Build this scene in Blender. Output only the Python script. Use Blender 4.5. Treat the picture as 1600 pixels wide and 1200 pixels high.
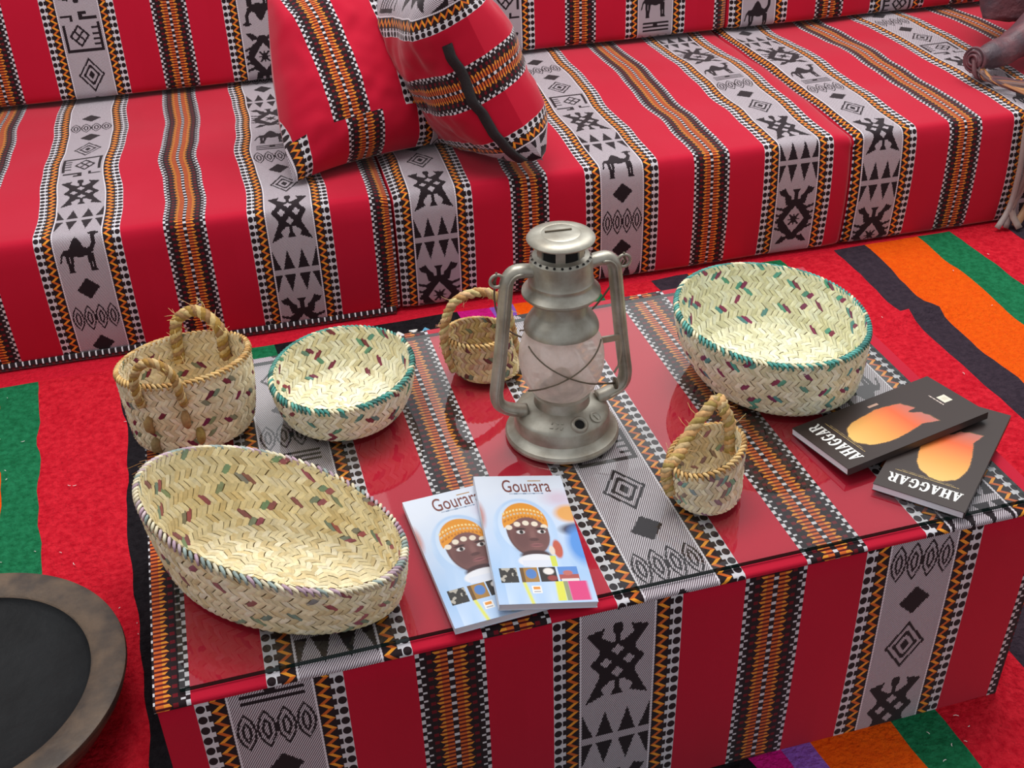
import bpy, bmesh, math, random
import numpy as np
from mathutils import Vector, Matrix, noise
for o in list(bpy.data.objects): bpy.data.objects.remove(o, do_unlink=True)
SC = bpy.context.scene
COL = SC.collection
rnd = random.Random(7)
R = math.radians
ZT, ZG = .345, .352                      # table cloth level, top of the glass sheet

# ---------------------------------------------------------------- camera
cd = bpy.data.cameras.new('camera'); cam = bpy.data.objects.new('camera', cd); COL.objects.link(cam)
cd.sensor_width = 36; cd.lens = 1815.36 / 1600 * 36; cd.clip_start = .01
right = Vector((.9621, -.2713, -.0286)).normalized()
fwd = Vector((.21, .8035, -.557)).normalized()
down = fwd.cross(right).normalized(); right = down.cross(fwd)
mw = Matrix((right, -down, -fwd)).transposed().to_4x4(); mw.translation = (.1635, -.905, 1.3007)
cam.matrix_world = mw
SC.camera = cam
# ---------------------------------------------------------------- light
w = bpy.data.worlds.new('world'); SC.world = w; w.use_nodes = True
w.node_tree.nodes['Background'].inputs[0].default_value = (.93, .96, 1, 1)
w.node_tree.nodes['Background'].inputs[1].default_value = .47
def area(name, loc, size, power, rot=(0, 0, 0), color=(1, .985, .96)):
    l = bpy.data.lights.new(name, 'AREA'); l.shape = 'RECTANGLE'; l.size, l.size_y = size; l.energy = power; l.color = color
    o = bpy.data.objects.new(name, l); o.location = loc; o.rotation_euler = rot; COL.objects.link(o)
area('ceiling_panel_light', (.6, 1.0, 3.0), (1.8, 1.2), 50)
area('ceiling_panel_light', (2.6, 1.9, 3.0), (1.8, 1.2), 40)
area('ceiling_panel_light', (-1.8, .6, 3.0), (1.8, 1.2), 12)
area('ceiling_panel_light', (-.6, 5.2, 3.2), (2.6, 3.2), 15)
area('ceiling_panel_light', (2.4, 5.2, 3.2), (2.6, 3.2), 15)
vs = SC.view_settings
vs.view_transform = 'Standard'; vs.look = 'None'; vs.gamma = 1; vs.use_curve_mapping = False
vs.exposure = .24

# ---------------------------------------------------------------- helpers
def lin(c):
    return tuple((x / 255 / 12.92 if x / 255 <= .04045 else ((x / 255 + .055) / 1.055) ** 2.4) for x in c)
def link(o, parent=None):
    COL.objects.link(o)
    if parent is not None: o.parent = parent
    return o
def mesh(name, V, F, mats, parent=None, mi=None, uv=None, col=None, smooth=True, sharp=None):
    me = bpy.data.meshes.new(name); me.from_pydata([tuple(v) for v in V], [], [tuple(f) for f in F])
    for m in (mats if isinstance(mats, (list, tuple)) else [mats]): me.materials.append(m)
    n = len(me.polygons)
    if mi is not None: me.polygons.foreach_set('material_index', np.asarray(mi, dtype=np.int32))
    me.polygons.foreach_set('use_smooth', np.full(n, bool(smooth)))
    if uv is not None:
        l = me.uv_layers.new(name='fabric'); l.data.foreach_set('uv', np.asarray(uv, dtype=np.float32).ravel())
    if col is not None:                     # one linear rgb per face
        a = me.color_attributes.new('tint', 'FLOAT_COLOR', 'CORNER')
        tot = np.array([len(f) for f in F]); c = np.repeat(np.asarray(col, dtype=np.float32), tot, 0)
        a.data.foreach_set('color', np.c_[c, np.ones(len(c), np.float32)].astype(np.float32).ravel())
    me.update()
    if sharp: me.set_sharp_from_angle(angle=R(sharp))
    return link(bpy.data.objects.new(name, me), parent)
def thing(name, label, cat, loc=(0, 0, 0), group=None):
    o = bpy.data.objects.new(name, None); COL.objects.link(o); o.location = loc; o.empty_display_size = .05
    return tag(o, label, cat, group)
def tag(o, label, cat, group=None):
    o['label'] = label; o['category'] = cat
    if group: o['group'] = group
    return o
class MB:
    """collects pieces of one mesh"""
    def __init__(s): s.V = []; s.F = []; s.M = []; s.C = []
    def add(s, V, F, m=0, c=None):
        b = len(s.V); s.V += [tuple(v) for v in V]; s.F += [tuple(i + b for i in f) for f in F]
        s.M += [m] * len(F)
        if c is not None: s.C += [c] * len(F)
    def box(s, c, d, m=0, rot=None):
        V = [Vector((x * d[0] / 2, y * d[1] / 2, z * d[2] / 2)) for x in (-1, 1) for y in (-1, 1) for z in (-1, 1)]
        if rot is not None: V = [rot @ v for v in V]
        s.add([v + Vector(c) for v in V], [(0, 1, 3, 2), (4, 6, 7, 5), (0, 4, 5, 1), (2, 3, 7, 6), (0, 2, 6, 4), (1, 5, 7, 3)], m)
    def lathe(s, prof, n=48, c=(0, 0, 0), m=0, close=False, ax=None):
        V = []; F = []
        for r, z in prof:
            for i in range(n):
                a = 2 * math.pi * i / n; v = Vector((r * math.cos(a), r * math.sin(a), z))
                if ax is not None: v = ax @ v
                V.append(v + Vector(c))
        k = len(prof)
        for j in range(k - 1 + (1 if close else 0)):
            jj = (j + 1) % k
            for i in range(n):
                i2 = (i + 1) % n; F.append((j * n + i, j * n + i2, jj * n + i2, jj * n + i))
        s.add(V, F, m)
    def tube(s, P, r, n=10, m=0, c=None, sec=None, cap=True, closed=False):
        P = [Vector(p) for p in P]; k = len(P); V = []; F = []; N = None
        rr = r if isinstance(r, (list, tuple)) else [r] * k
        for i, p in enumerate(P):
            if closed: t = (P[(i + 1) % k] - P[i - 1]).normalized()
            else: t = (P[min(i + 1, k - 1)] - P[max(i - 1, 0)]).normalized()
            if N is None:
                N = t.cross(Vector((0, 0, 1)) if abs(t.z) < .9 else Vector((0, 1, 0))).normalized()
            N = (N - t * N.dot(t)).normalized(); B = t.cross(N)
            for q in range(n):
                a = 2 * math.pi * q / n; e = (sec or (1, 1))
                V.append(p + (N * math.cos(a) * e[0] + B * math.sin(a) * e[1]) * rr[i])
        for i in range(k - (0 if closed else 1)):
            i2 = (i + 1) % k
            for q in range(n):
                q2 = (q + 1) % n; F.append((i * n + q, i * n + q2, i2 * n + q2, i2 * n + q))
        if cap and not closed: F += [tuple(range(n))[::-1], tuple(range((k - 1) * n, k * n))]
        s.add(V, F, m, c)
    def obj(s, name, mats, parent=None, smooth=True, sharp=None):
        return mesh(name, s.V, s.F, mats, parent, s.M, None, s.C if s.C else None, smooth, sharp)

# ---------------------------------------------------------------- node expressions
class X:
    nt = None
    def __init__(s, k): s.k = k
    @staticmethod
    def op(o, *a):
        n = X.nt.nodes.new('ShaderNodeMath'); n.operation = o
        for i, v in enumerate(a):
            if isinstance(v, X): X.nt.links.new(v.k, n.inputs[i])
            else: n.inputs[i].default_value = v
        return X(n.outputs[0])
    def __add__(s, o): return X.op('ADD', s, o)
    __radd__ = __add__
    def __sub__(s, o): return X.op('SUBTRACT', s, o)
    def __rsub__(s, o): return X.op('SUBTRACT', o, s)
    def __mul__(s, o): return X.op('MULTIPLY', s, o)
    __rmul__ = __mul__
    def __truediv__(s, o): return X.op('DIVIDE', s, o)
    def __gt__(s, o): return X.op('GREATER_THAN', s, o)
    def __lt__(s, o): return X.op('LESS_THAN', s, o)
    def __and__(s, o): return X.op('MULTIPLY', s, o)
    def __or__(s, o): return X.op('MAXIMUM', s, o)
    def abs(s): return X.op('ABSOLUTE', s)
    def floor(s): return X.op('FLOOR', s)
    def fract(s): return X.op('FRACT', s)
    def mod(s, p): return X.op('FLOORED_MODULO', s, p)
    def tri(s): return (s.fract() - .5).abs() * 4 - 1         # triangle wave -1..1
def cmix(fac, a, b):
    n = X.nt.nodes.new('ShaderNodeMix'); n.data_type = 'RGBA'
    for i, v in ((0, fac), (6, a), (7, b)):
        if isinstance(v, X): X.nt.links.new(v.k, n.inputs[i])
        else: n.inputs[i].default_value = v if i == 0 else (*v[:3], 1)
    return X(n.outputs[2])
def newmat(name):
    m = bpy.data.materials.new(name); m.use_nodes = True; X.nt = m.node_tree
    return m, m.node_tree.nodes['Principled BSDF']
def texcoord(kind='Object', scale=(1, 1, 1)):
    t = X.nt.nodes.new('ShaderNodeTexCoord'); mp = X.nt.nodes.new('ShaderNodeMapping'); mp.inputs['Scale'].default_value = scale
    X.nt.links.new(t.outputs[kind], mp.inputs[0]); return mp.outputs[0]
def ntex(vec, scale, detail=3, rough=.55):
    n = X.nt.nodes.new('ShaderNodeTexNoise'); n.inputs['Scale'].default_value = scale; n.inputs['Detail'].default_value = detail
    n.inputs['Roughness'].default_value = rough
    X.nt.links.new(vec, n.inputs['Vector']); return X(n.outputs[0])
def bump(bs, h, strength=.3, dist=.002):
    b = X.nt.nodes.new('ShaderNodeBump'); b.inputs['Strength'].default_value = strength; b.inputs['Distance'].default_value = dist
    X.nt.links.new(h.k, b.inputs['Height']); X.nt.links.new(b.outputs[0], bs.inputs['Normal'])
def ramp(x, a, b):
    n = X.nt.nodes.new('ShaderNodeMapRange'); n.inputs[1].default_value = a; n.inputs[2].default_value = b
    X.nt.links.new(x.k, n.inputs[0]); return X(n.outputs[0])
def simple(name, c, rough=.6, metal=0, c2=None, nscale=30, bs=0, bscale=200, bd=.001, spec=.5, stretch=(1, 1, 1), detail=4, coat=0):
    m, p = newmat(name); p.inputs['Roughness'].default_value = rough; p.inputs['Metallic'].default_value = metal
    p.inputs['Specular IOR Level'].default_value = spec; p.inputs['Coat Weight'].default_value = coat
    c = lin(c)
    if c2 is None: p.inputs['Base Color'].default_value = (*c, 1)
    else:
        v = texcoord('Object', stretch); f = ramp(ntex(v, nscale, detail), .35, .65)
        X.nt.links.new(cmix(f, c, lin(c2)).k, p.inputs['Base Color'])
    if bs:
        bump(p, ntex(texcoord('Object', stretch), bscale, 4), bs, bd)
    return m
def tinted(name, rough=.6, var=.25, nscale=300, bs=.3, spec=.3):
    """colour comes from the per-piece tint of the mesh, grain from noise"""
    m, p = newmat(name); a = X.nt.nodes.new('ShaderNodeAttribute'); a.attribute_name = 'tint'
    v = texcoord('Object'); n = ntex(v, nscale, 3)
    g = ramp(n, .25, .75) * var + (1 - var * .5)
    mul = X.nt.nodes.new('ShaderNodeVectorMath'); mul.operation = 'SCALE'
    X.nt.links.new(a.outputs[0], mul.inputs[0]); X.nt.links.new(g.k, mul.inputs['Scale'])
    X.nt.links.new(mul.outputs[0], p.inputs['Base Color']); p.inputs['Roughness'].default_value = rough
    p.inputs['Specular IOR Level'].default_value = spec
    if bs: bump(p, n, bs, .0008)
    return m

# ---------------------------------------------------------------- woven motifs: 60 columns x rows of 2.5 mm
NCOL = 60
def poly_mask(xx, yy, P):
    inside = np.zeros(xx.shape, bool); n = len(P)
    for i in range(n):
        x1, y1 = P[i]; x2, y2 = P[(i + 1) % n]
        c = ((y1 > yy) != (y2 > yy)) & (xx < (x2 - x1) * (yy - y1) / (y2 - y1 + 1e-12) + x1)
        inside ^= c
    return inside
def motif(kind, h):
    n = int(round(h / .0025)); yy, xx = np.mgrid[0:n, 0:NCOL]; y = (yy + .5) / n; x = (xx + .5) / NCOL
    def P(*pts, mir=False):
        m = poly_mask(x, y, pts)
        if mir: m |= poly_mask(1 - x, y, pts)
        return m
    def dia(cx, cy, a, b): return (np.abs(x - cx) / a + np.abs(y - cy) / b) < 1
    Z = np.zeros(x.shape, bool)
    if kind == 'turtle':
        m = P((.27, .26), (.73, .26), (.76, .4), (.88, .5), (.76, .6), (.73, .74), (.27, .74), (.24, .6), (.12, .5), (.24, .4))
        m |= P((.27, .36), (.07, .14), (.32, .09), (.28, .19), (.42, .27), mir=True)
        m |= P((.28, .62), (.06, .97), (.32, .89), (.28, .81), (.42, .72), mir=True)
        m |= ((x - .5) / .075) ** 2 + ((y - .12) / .075) ** 2 < 1
        m |= P((.46, .15), (.54, .15), (.54, .28), (.46, .28)) | P((.46, .73), (.54, .73), (.53, .82), (.59, .91), (.41, .91), (.47, .82))
        for cx, cy in ((.5, .365), (.5, .635), (.34, .5), (.66, .5)): m &= ~dia(cx, cy, .085, .062)
        return m
    if kind == 'triangles':
        m = Z.copy()
        for a, b, c in ((.02, .17, .02), (.22, .46, .34), (.54, .78, .66), (.83, .98, .98)):
            m |= P((a, .44), (b, .44), (c, .02)) | P((a, .58), (b, .58), (c, 1))
        return m
    if kind == 'diamond': return P((.5, .02), (.74, .46), (.5, .98), (.26, .54))
    if kind == 'rings':
        d = np.abs(x - .5) / .32 + np.abs(y - .5) / .5
        return ((d < 1) & (d > .84)) | ((d < .64) & (d > .46)) | (d < .24)
    if kind == 'ovals':
        m = Z.copy()
        for k in range(4):
            cx = .14 + .24 * k; d = np.abs(x - cx) / .12; lens = d + ((y - .5) / .5) ** 2 * .98
            m |= (lens < 1) & (lens > .74); l2 = np.abs(x - cx) / .06 + ((y - .5) / .3) ** 2
            m |= (l2 < 1) & (l2 > .45)
        return m
    if kind == 'lines':
        m = (x > .14) & (x < .9) & ((np.abs(y - .12) < .1) | (np.abs(y - .5) < .1) | (np.abs(y - .88) < .1))
        return m | ((np.abs(x - .5) < .06) & (y < .5))
    if kind == 'camel':
        m = P((.12, .52), (.2, .42), (.3, .4), (.38, .22), (.46, .14), (.54, .24), (.6, .38), (.68, .42), (.76, .3), (.76, .12), (.7, .08), (.8, .02), (.94, .06),
              (.94, .11), (.86, .13), (.84, .34), (.76, .52), (.66, .6), (.5, .64), (.34, .6), (.22, .6))
        for a, b in ((.2, .22), (.3, .26), (.62, .66), (.7, .72)):
            m |= P((a, .55), (a + .07, .55), (b + .05, .95), (b + .09, 1), (b - .02, 1), (b - .005, .95))
        return m | P((.12, .52), (.16, .5), (.1, .75), (.06, .75))
    if kind == 'star':
        ser = .06 * (np.abs(((y * 9) % 1) - .5) * 2)
        d = np.abs(x - .5) / .46 + np.abs(y - .56) / .42
        m = (d < .96 + ser * 3) & (x > .05) & (x < .95) & (y > .2) & (y < .93)
        m &= ~((np.abs(x - .5) / .27 + np.abs(y - .56) / .24) < 1)
        m |= dia(.5, .56, .15, .035) | dia(.5, .56, .05, .11) | P((.36, .48), (.4, .46), (.64, .64), (.6, .66)) | P((.64, .48), (.6, .46), (.36, .64), (.4, .66))
        m |= P((.05, .04), (.22, .0), (.26, .08), (.38, .16), (.42, .3), (.26, .3), (.2, .14), (.1, .12), mir=True)
        m |= P((.4, .04), (.6, .04), (.55, .1), (.54, .3), (.46, .3), (.45, .1)) | P((.08, .99), (.24, .85), (.4, .88), (.28, .97), mir=True)
        for cy in (.34, .46, .58, .7): m |= P((.3, cy + .02), (.02, cy - .03), (.02, cy + .01), (.1, cy + .03), (.3, cy + .08), mir=True) & (np.abs(x - .5) > .25 + .1 * (abs(cy - .56) < .1))
        return m
    if kind == 'house':
        t = .05
        m = P((.05, .02), (.95, .02), (.95, .7), (.88, .7), (.88, .1), (.12, .1), (.12, .72), (.05, .72))
        for k in range(4): m |= (x > .05) & (x < .26) & (np.abs(y - .2 - .13 * k) < .025)
        d = np.abs(x - .58) / .25 + np.abs(y - .42) / .28
        m |= (d < 1) & (d > .74); m |= (d < .8) & ((np.abs((x - .58) / .25 - (y - .42) / .28) < .12) | (np.abs((x - .58) / .25 + (y - .42) / .28) < .12))
        m |= (x > .08) & (x < .52) & (np.abs(y - .84) < .035) | (x > .42) & (x < .52) & (y > .84) & (y < .97) | (x > .32) & (x < .52) & (np.abs(y - .96) < .03)
        m |= (x > .66) & (x < .95) & (np.abs(y - .9) < .035) | (x > .66) & (x < .73) & (y > .78) & (y < .9)
        return m
HT = dict(diamond=.05, ovals=.06, rings=.085, house=.1, turtle=.14, triangles=.1, camel=.09, star=.145, lines=.025)
GAP = .0125
def strip(seq):
    rows = []; pos = {}
    for i, k in enumerate(seq):
        pos[(k, sum(1 for q in seq[:i] if q == k))] = sum(len(r) for r in rows) * .0025
        rows.append(motif(k, HT[k])); rows.append(np.zeros((int(GAP / .0025), NCOL), bool))
    return np.concatenate(rows), pos
SA, PA = strip(['diamond', 'ovals', 'diamond', 'rings', 'house', 'turtle', 'triangles', 'camel', 'diamond', 'ovals', 'diamond'])
SB, PB = strip(['triangles', 'star', 'camel', 'lines', 'ovals', 'diamond', 'rings', 'turtle', 'triangles', 'star'])
ATLAS = np.concatenate([SA, SB]); OFFB = len(SA) * .0025
def A_(k, n=0): return PA[(k, n)]
def B_(k, n=0): return OFFB + PB[(k, n)]

# ---------------------------------------------------------------- the striped fabric
def make_fabric():
    m, p = newmat('woven_sadu_fabric'); nt = m.node_tree
    uvn = nt.nodes.new('ShaderNodeUVMap'); uvn.uv_map = 'fabric'
    sp = nt.nodes.new('ShaderNodeSeparateXYZ'); nt.links.new(uvn.outputs[0], sp.inputs[0])
    u, v = X(sp.outputs[0]), X(sp.outputs[1])
    s = (u + .21).mod(.42) - .21; a = s.abs()
    black = lin((34, 20, 24)); white = lin((206, 202, 207)); red = lin((180, 8, 42)); amber = lin((232, 150, 44)); rust = lin((196, 92, 34)); maroon = lin((104, 12, 26))
    # bitmap of motifs: each ramp stop stores one row of 60 cells, 20 bits in each channel
    row = (v / .0025).floor(); acc = None; n = len(ATLAS)
    wts = 2.0 ** -(np.arange(20) + 1)
    for r0 in range(0, n, 32):
        rows = ATLAS[r0:r0 + 32]; rp = nt.nodes.new('ShaderNodeValToRGB'); cr = rp.color_ramp; cr.interpolation = 'CONSTANT'
        vals = [tuple(float((rw[c * 20:c * 20 + 20] * wts).sum()) for c in range(3)) for rw in rows]
        while len(vals) < 32: vals.append((0., 0., 0.))
        cr.elements[1].position = 1 / 32
        for k in range(2, 32): cr.elements.new(k / 32)
        for k in range(32): cr.elements[k].color = (*vals[k], 1)
        fac = (row - r0 + .5) / 32
        nt.links.new(fac.k, rp.inputs[0])
        acc = X(rp.outputs[0]) if acc is None else cmix(row > (r0 - .5), acc, X(rp.outputs[0]))
    sc = nt.nodes.new('ShaderNodeSeparateColor'); nt.links.new(acc.k, sc.inputs[0])
    c = ((s + .048) / .0016).floor(); ch = (c / 20 + .001).floor(); bi = c - ch * 20
    val = X(sc.outputs[0]) * (ch < .5) + X(sc.outputs[1]) * ((ch > .5) & (ch < 1.5)) + X(sc.outputs[2]) * (ch > 1.5)
    bit = (val * X.op('POWER', 2.0, bi + 1)).floor().mod(2.0) > .5
    bit = bit & (s > -.048) & (s < .048) & (v > 0) & (v < n * .0025)
    # grey ground: fine twill lines
    tw = ((s * 1.0 + v * .62) / .0031).fract() < .48
    ground = cmix(tw, lin((206, 197, 204)), lin((92, 73, 80)))
    ground = cmix((a > .0475) & (a < .0495), ground, lin((214, 206, 212)))
    grey = cmix(bit, ground, lin((32, 22, 27)))
    # zigzag cord
    ph = v / .0165; z = (a - .0592 - ph.tri() * .0052).abs()
    zig = cmix(z < .0033, black, cmix(ph.fract() < .5, amber, rust))
    # dotted edge
    dy = (ph.fract() - .5) / .36; dx = (a - .0785) / .0052
    dot = (dx * dx + dy * dy) < 1
    arm = (a < .0722) & ((((v / .0165) + .5).fract() - .5).abs() > .22)
    dots = cmix(dot | arm, white, black)
    # dark band with orange rows
    k = .21 - a; q = v / .0134; fq = q.fract()
    t2 = (fq - .5).abs() * 2
    orange = cmix((v / .0067).fract() < .52, lin((88, 14, 20)), cmix(k > .0125, lin((206, 98, 40)), lin((224, 142, 48))))
    band = cmix((k < .0155 + t2 * .006) & (k > .0035), black, orange)
    band = cmix((k > .0225) & (k < .0285) & (((q + .5).fract() - .5).abs() < .2), band, maroon)
    band = cmix((k < .0032) & ((fq - .5).abs() < .18), band, white)
    band = cmix((k > .0315) & (k < .0368) & ((fq - .5).abs() < .11), band, white)
    band = cmix((k > .0370) & (((q + .5).fract() - .5).abs() < .26), band, white)
    nv = ntex(texcoord('UV'), 2.5, 3); nf = ntex(texcoord('UV'), 900, 2)
    redc = cmix(ramp(nv, .3, .7) * .45, red, lin((192, 16, 52)))
    col = cmix(a > .0500, grey, zig); col = cmix(a > .0680, col, dots); col = cmix(a > .0840, col, redc); col = cmix(a > .1680, col, band)
    nt.links.new(col.k, p.inputs['Base Color'])
    p.inputs['Roughness'].default_value = .8; p.inputs['Specular IOR Level'].default_value = .18
    p.inputs['Sheen Weight'].default_value = .25; p.inputs['Sheen Roughness'].default_value = .4
    bump(p, nf, .25, .0008)
    return m
FAB = make_fabric()

# ---------------------------------------------------------------- the rest of the materials
felt = {k: simple('felt_' + k, c, .95, 0, c2, 90, 1., 120, .01, .1) for k, c, c2 in (
    ('red', (188, 16, 36), (216, 36, 52)), ('dark', (62, 50, 60), (50, 40, 50)), ('orange', (236, 92, 12), (228, 80, 8)),
    ('green', (34, 122, 80), (20, 98, 60)), ('black', (24, 20, 24), (34, 30, 34)), ('magenta', (206, 26, 130), (190, 20, 112)), ('lavender', (146, 96, 190), (132, 80, 176)), ('border', (214, 30, 52), (200, 22, 44)))}
M_floor = simple('floor_boards', (70, 58, 52), .8)
M_straw = tinted('palm_straw', .55, .3, 160, .4)
M_under = simple('straw_lining', (150, 124, 80), .9)
M_coir = tinted('coir_rope', .85, .5, 220, .6, .15)
M_metal = simple('galvanised_steel', (186, 182, 170), .42, .65, (148, 141, 128), 26, .25, 60, .001)
M_metal_d = simple('lantern_hole', (14, 12, 11), .9)
M_wire = simple('guard_wire', (110, 100, 86), .5, .8)
M_wick = simple('burner_brass', (120, 100, 66), .5, .7)
M_page = simple('paper_pages', (226, 224, 232), .8, 0, (206, 204, 214), 2, 0, stretch=(1, 1, 400))
M_wood = simple('worn_dark_wood', (104, 84, 66), .55, 0, (66, 54, 46), 22, .5, 90, .002, stretch=(1, 1, 4))
M_black = simple('blackened_wood', (24, 25, 27), .62, 0, (14, 14, 16), 12, .6, 60, .003, .25)
M_leather = simple('maroon_leather', (112, 66, 72), .5, 0, (74, 58, 66), 18, .8, 45, .006)
M_strap = tinted('leather_strap', .55, .2, 60, .2)
M_zip = simple('black_zip_tape', (26, 24, 26), .7, 0, (38, 36, 38), 200)

# glass sheet and globe
def glass_mat(name, tint, dirt, dirtcol, rough=.02, fres=1.5, gain=1.0):
    m, p = newmat(name); nt = m.node_tree; nt.nodes.remove(p); out = nt.nodes['Material Output']
    tr = nt.nodes.new('ShaderNodeBsdfTransparent'); tr.inputs[0].default_value = (*tint, 1)
    gl = nt.nodes.new('ShaderNodeBsdfGlossy'); gl.inputs['Roughness'].default_value = rough
    fr = nt.nodes.new('ShaderNodeFresnel'); gm = nt.nodes.new('ShaderNodeNewGeometry'); bf = X(gm.outputs['Backfacing'])
    nt.links.new((bf * (1 / fres - fres) + fres).k, fr.inputs[0])          # a thin pane reflects alike from both sides
    mx = nt.nodes.new('ShaderNodeMixShader'); frm = X.op('MINIMUM', X(fr.outputs[0]) * gain, 1.0); nt.links.new(frm.k, mx.inputs[0]); nt.links.new(tr.outputs[0], mx.inputs[1]); nt.links.new(gl.outputs[0], mx.inputs[2])
    last = mx.outputs[0]
    if dirt:
        df = nt.nodes.new('ShaderNodeBsdfDiffuse'); df.inputs[0].default_value = (*lin(dirtcol), 1)
        ts = nt.nodes.new('ShaderNodeBsdfTranslucent'); ts.inputs[0].default_value = (*lin(dirtcol), 1)
        ad = nt.nodes.new('ShaderNodeMixShader'); nt.links.new(df.outputs[0], ad.inputs[1]); nt.links.new(ts.outputs[0], ad.inputs[2])
        f = ramp(ntex(texcoord('Object'), 38, 4), .3, .75) * dirt[1] + dirt[0]
        m2 = nt.nodes.new('ShaderNodeMixShader'); nt.links.new(f.k, m2.inputs[0]); nt.links.new(last, m2.inputs[1]); nt.links.new(ad.outputs[0], m2.inputs[2]); last = m2.outputs[0]
    nt.links.new(last, out.inputs[0]); return m
M_glass = glass_mat('clear_table_glass', (.95, .97, .955), None, None, .03, 1.5, 1.9)
M_clear = glass_mat('clear_glass_underside', (1, 1, 1), None, None, .03, 1.0001)
M_gedge = simple('glass_edge', (22, 40, 36), .15)
M_globe = glass_mat('dusty_lantern_glass', (.97, .95, .93), (.5, .34), (250, 236, 228), .03)

# ================================================================ structure
def plane(name, x0, x1, y0, y1, z, m):
    o = mesh(name, [(x0, y0, z), (x1, y0, z), (x1, y1, z), (x0, y1, z)], [(0, 1, 2, 3)], m); o['kind'] = 'structure'; return o
plane('floor', -4, 6, -4, 7.4, -.012, M_floor)
wb = MB(); wb.box((1, 7.45, 1.65), (10, .1, 3.4)); o = wb.obj('wall_back', simple('wall_paint', (226, 224, 218), .9), None, False); o['kind'] = 'structure'

# ================================================================ striped felt rug
def rug():
    B = [(-.78, -.72, 'red'), (-.64, -.55, 'dark'), (-.5, -.42, 'orange'), (-.345, -.24, 'green'), (-.272, -.172, 'red'), (-.108, -.055, 'black'), (.02, .06, 'red'), (.15, .19, 'green'), (.215, .28, 'black'),
         (.61, .735, 'magenta'), (.69, .775, 'lavender'), (.735, .82, 'orange'), (.862, .945, 'green'), (.945, 1.005, 'red'), (1.075, 1.18, 'dark'), (1.16, 1.25, 'orange'), (1.302, 1.36, 'green'),
         (1.395, 1.42, 'red'), (1.535, 1.53, 'dark'), (1.61, 1.61, 'orange'), (1.752, 1.752, 'green'), (1.845, 1.85, 'red'), (1.985, 1.985, 'dark'), (2.07, 2.07, 'orange'), (2.21, 2.21, 'green'), (2.3, 2.3, 'red'), (2.6, 2.6, None)]
    names = list(felt); Y0, Y1 = -.75, 1.55; nr = 92
    V = []; F = []; mi = []; cols = []
    for i in range(len(B) - 1):
        wd = B[i + 1][0] - B[i][0]; n = max(2, int(wd / .028))
        for k in range(n): cols.append((i, k / n, B[i][2]))
    cols.append((len(B) - 2, 1, None))
    def wav(i, y): return .012 * (noise.noise((i * 7.3, y * 5.1, 0))) + .006 * noise.noise((i * 3.1, y * 17, 4))
    def hz(x, y):
        z = .004 + .006 * noise.noise((x * 3, y * 3, 1)) + .003 * noise.noise((x * 11, y * 11, 5))
        d = (y - (.925 + .12 * (x - 1.5) + .02 * math.sin(x * 9))) / .02
        z += .022 * math.exp(-d * d) * max(0, min(1, (x - 1.36) / .08)) * max(0, min(1, (1.68 - x) / .12))
        return max(z, -.004) if not (-.02 < x < 1.12 and -.02 < y < .69) else .0
    for j in range(nr + 1):
        y = Y0 + (Y1 - Y0) * j / nr; t = (1.3 - y) / 1.6
        for (i, fr, c) in cols:
            a = B[i][0] + (B[i][1] - B[i][0]) * t + wav(i, y); b = B[i + 1][0] + (B[i + 1][1] - B[i + 1][0]) * t + wav(i + 1, y)
            x = a + (b - a) * fr
            V.append((x, y, hz(x, y) if y < 1.28 else .0))
    n = len(cols)
    for j in range(nr):
        yc = Y0 + (Y1 - Y0) * (j + .5) / nr
        for i in range(n - 1):
            F.append((j * n + i, j * n + i + 1, (j + 1) * n + i + 1, (j + 1) * n + i))
            mi.append(names.index('border' if yc > 1.285 else cols[i][2]))
    r = thing('rug', 'striped felt rug in red, orange, green and black under table and seats', 'rug')
    mesh('felt_sheet', V, F, [felt[k] for k in names], r, mi)
    # coloured triangles woven into the black stripe behind the table
    tb = MB(); cl = [(232, 190, 60), (228, 226, 220), (140, 80, 70), (96, 160, 190), (228, 226, 220), (150, 96, 84)]
    rr = random.Random(3)
    for i in range(44):
        x = .3 + .029 * (i % 11) + rr.uniform(-.004, .004); y = 1.075 + .047 * (i // 11) + rr.uniform(-.006, .006); s = rr.uniform(.009, .017); up = 1 if i % 2 else -1
        z = hz(x, y) + .0035; c = lin(rr.choice(cl))
        tb.add([(x - s, y - s * .7 * up, z), (x + s, y - s * .7 * up, z), (x, y + s * .8 * up, z), (x - s, y - s * .7 * up, z - .004), (x + s, y - s * .7 * up, z - .004), (x, y + s * .8 * up, z - .004)],
               [(0, 1, 2), (0, 3, 4, 1), (1, 4, 5, 2), (2, 5, 3, 0)], 0, c)
    o = tb.obj('woven_triangles', tinted('wool_inlay', .95, .3, 300, .5), r, False); o['kind'] = 'stuff'
    lb = MB()
    for i in range(70):                                           # lint on the felt
        x = rr.choice([rr.uniform(1.2, 2.0), rr.uniform(-.34, -.04), rr.uniform(.75, 1.3)]); y = rr.uniform(.4, 1.25) if (x > 1.14 or x < -.02) else rr.uniform(-.2, -.02)
        z = hz(x, y) + .002; a = rr.uniform(0, 6.3); l = rr.uniform(.001, .004)
        P = [(x + l * q * math.cos(a + q * .3), y + l * q * math.sin(a + q * .3), z + .0012) for q in (-1, 0, 1)]
        lb.tube(P, .0006, 4)
    o = lb.obj('lint', simple('white_lint', (236, 228, 222), .9), r); o['kind'] = 'stuff'
rug()

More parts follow.
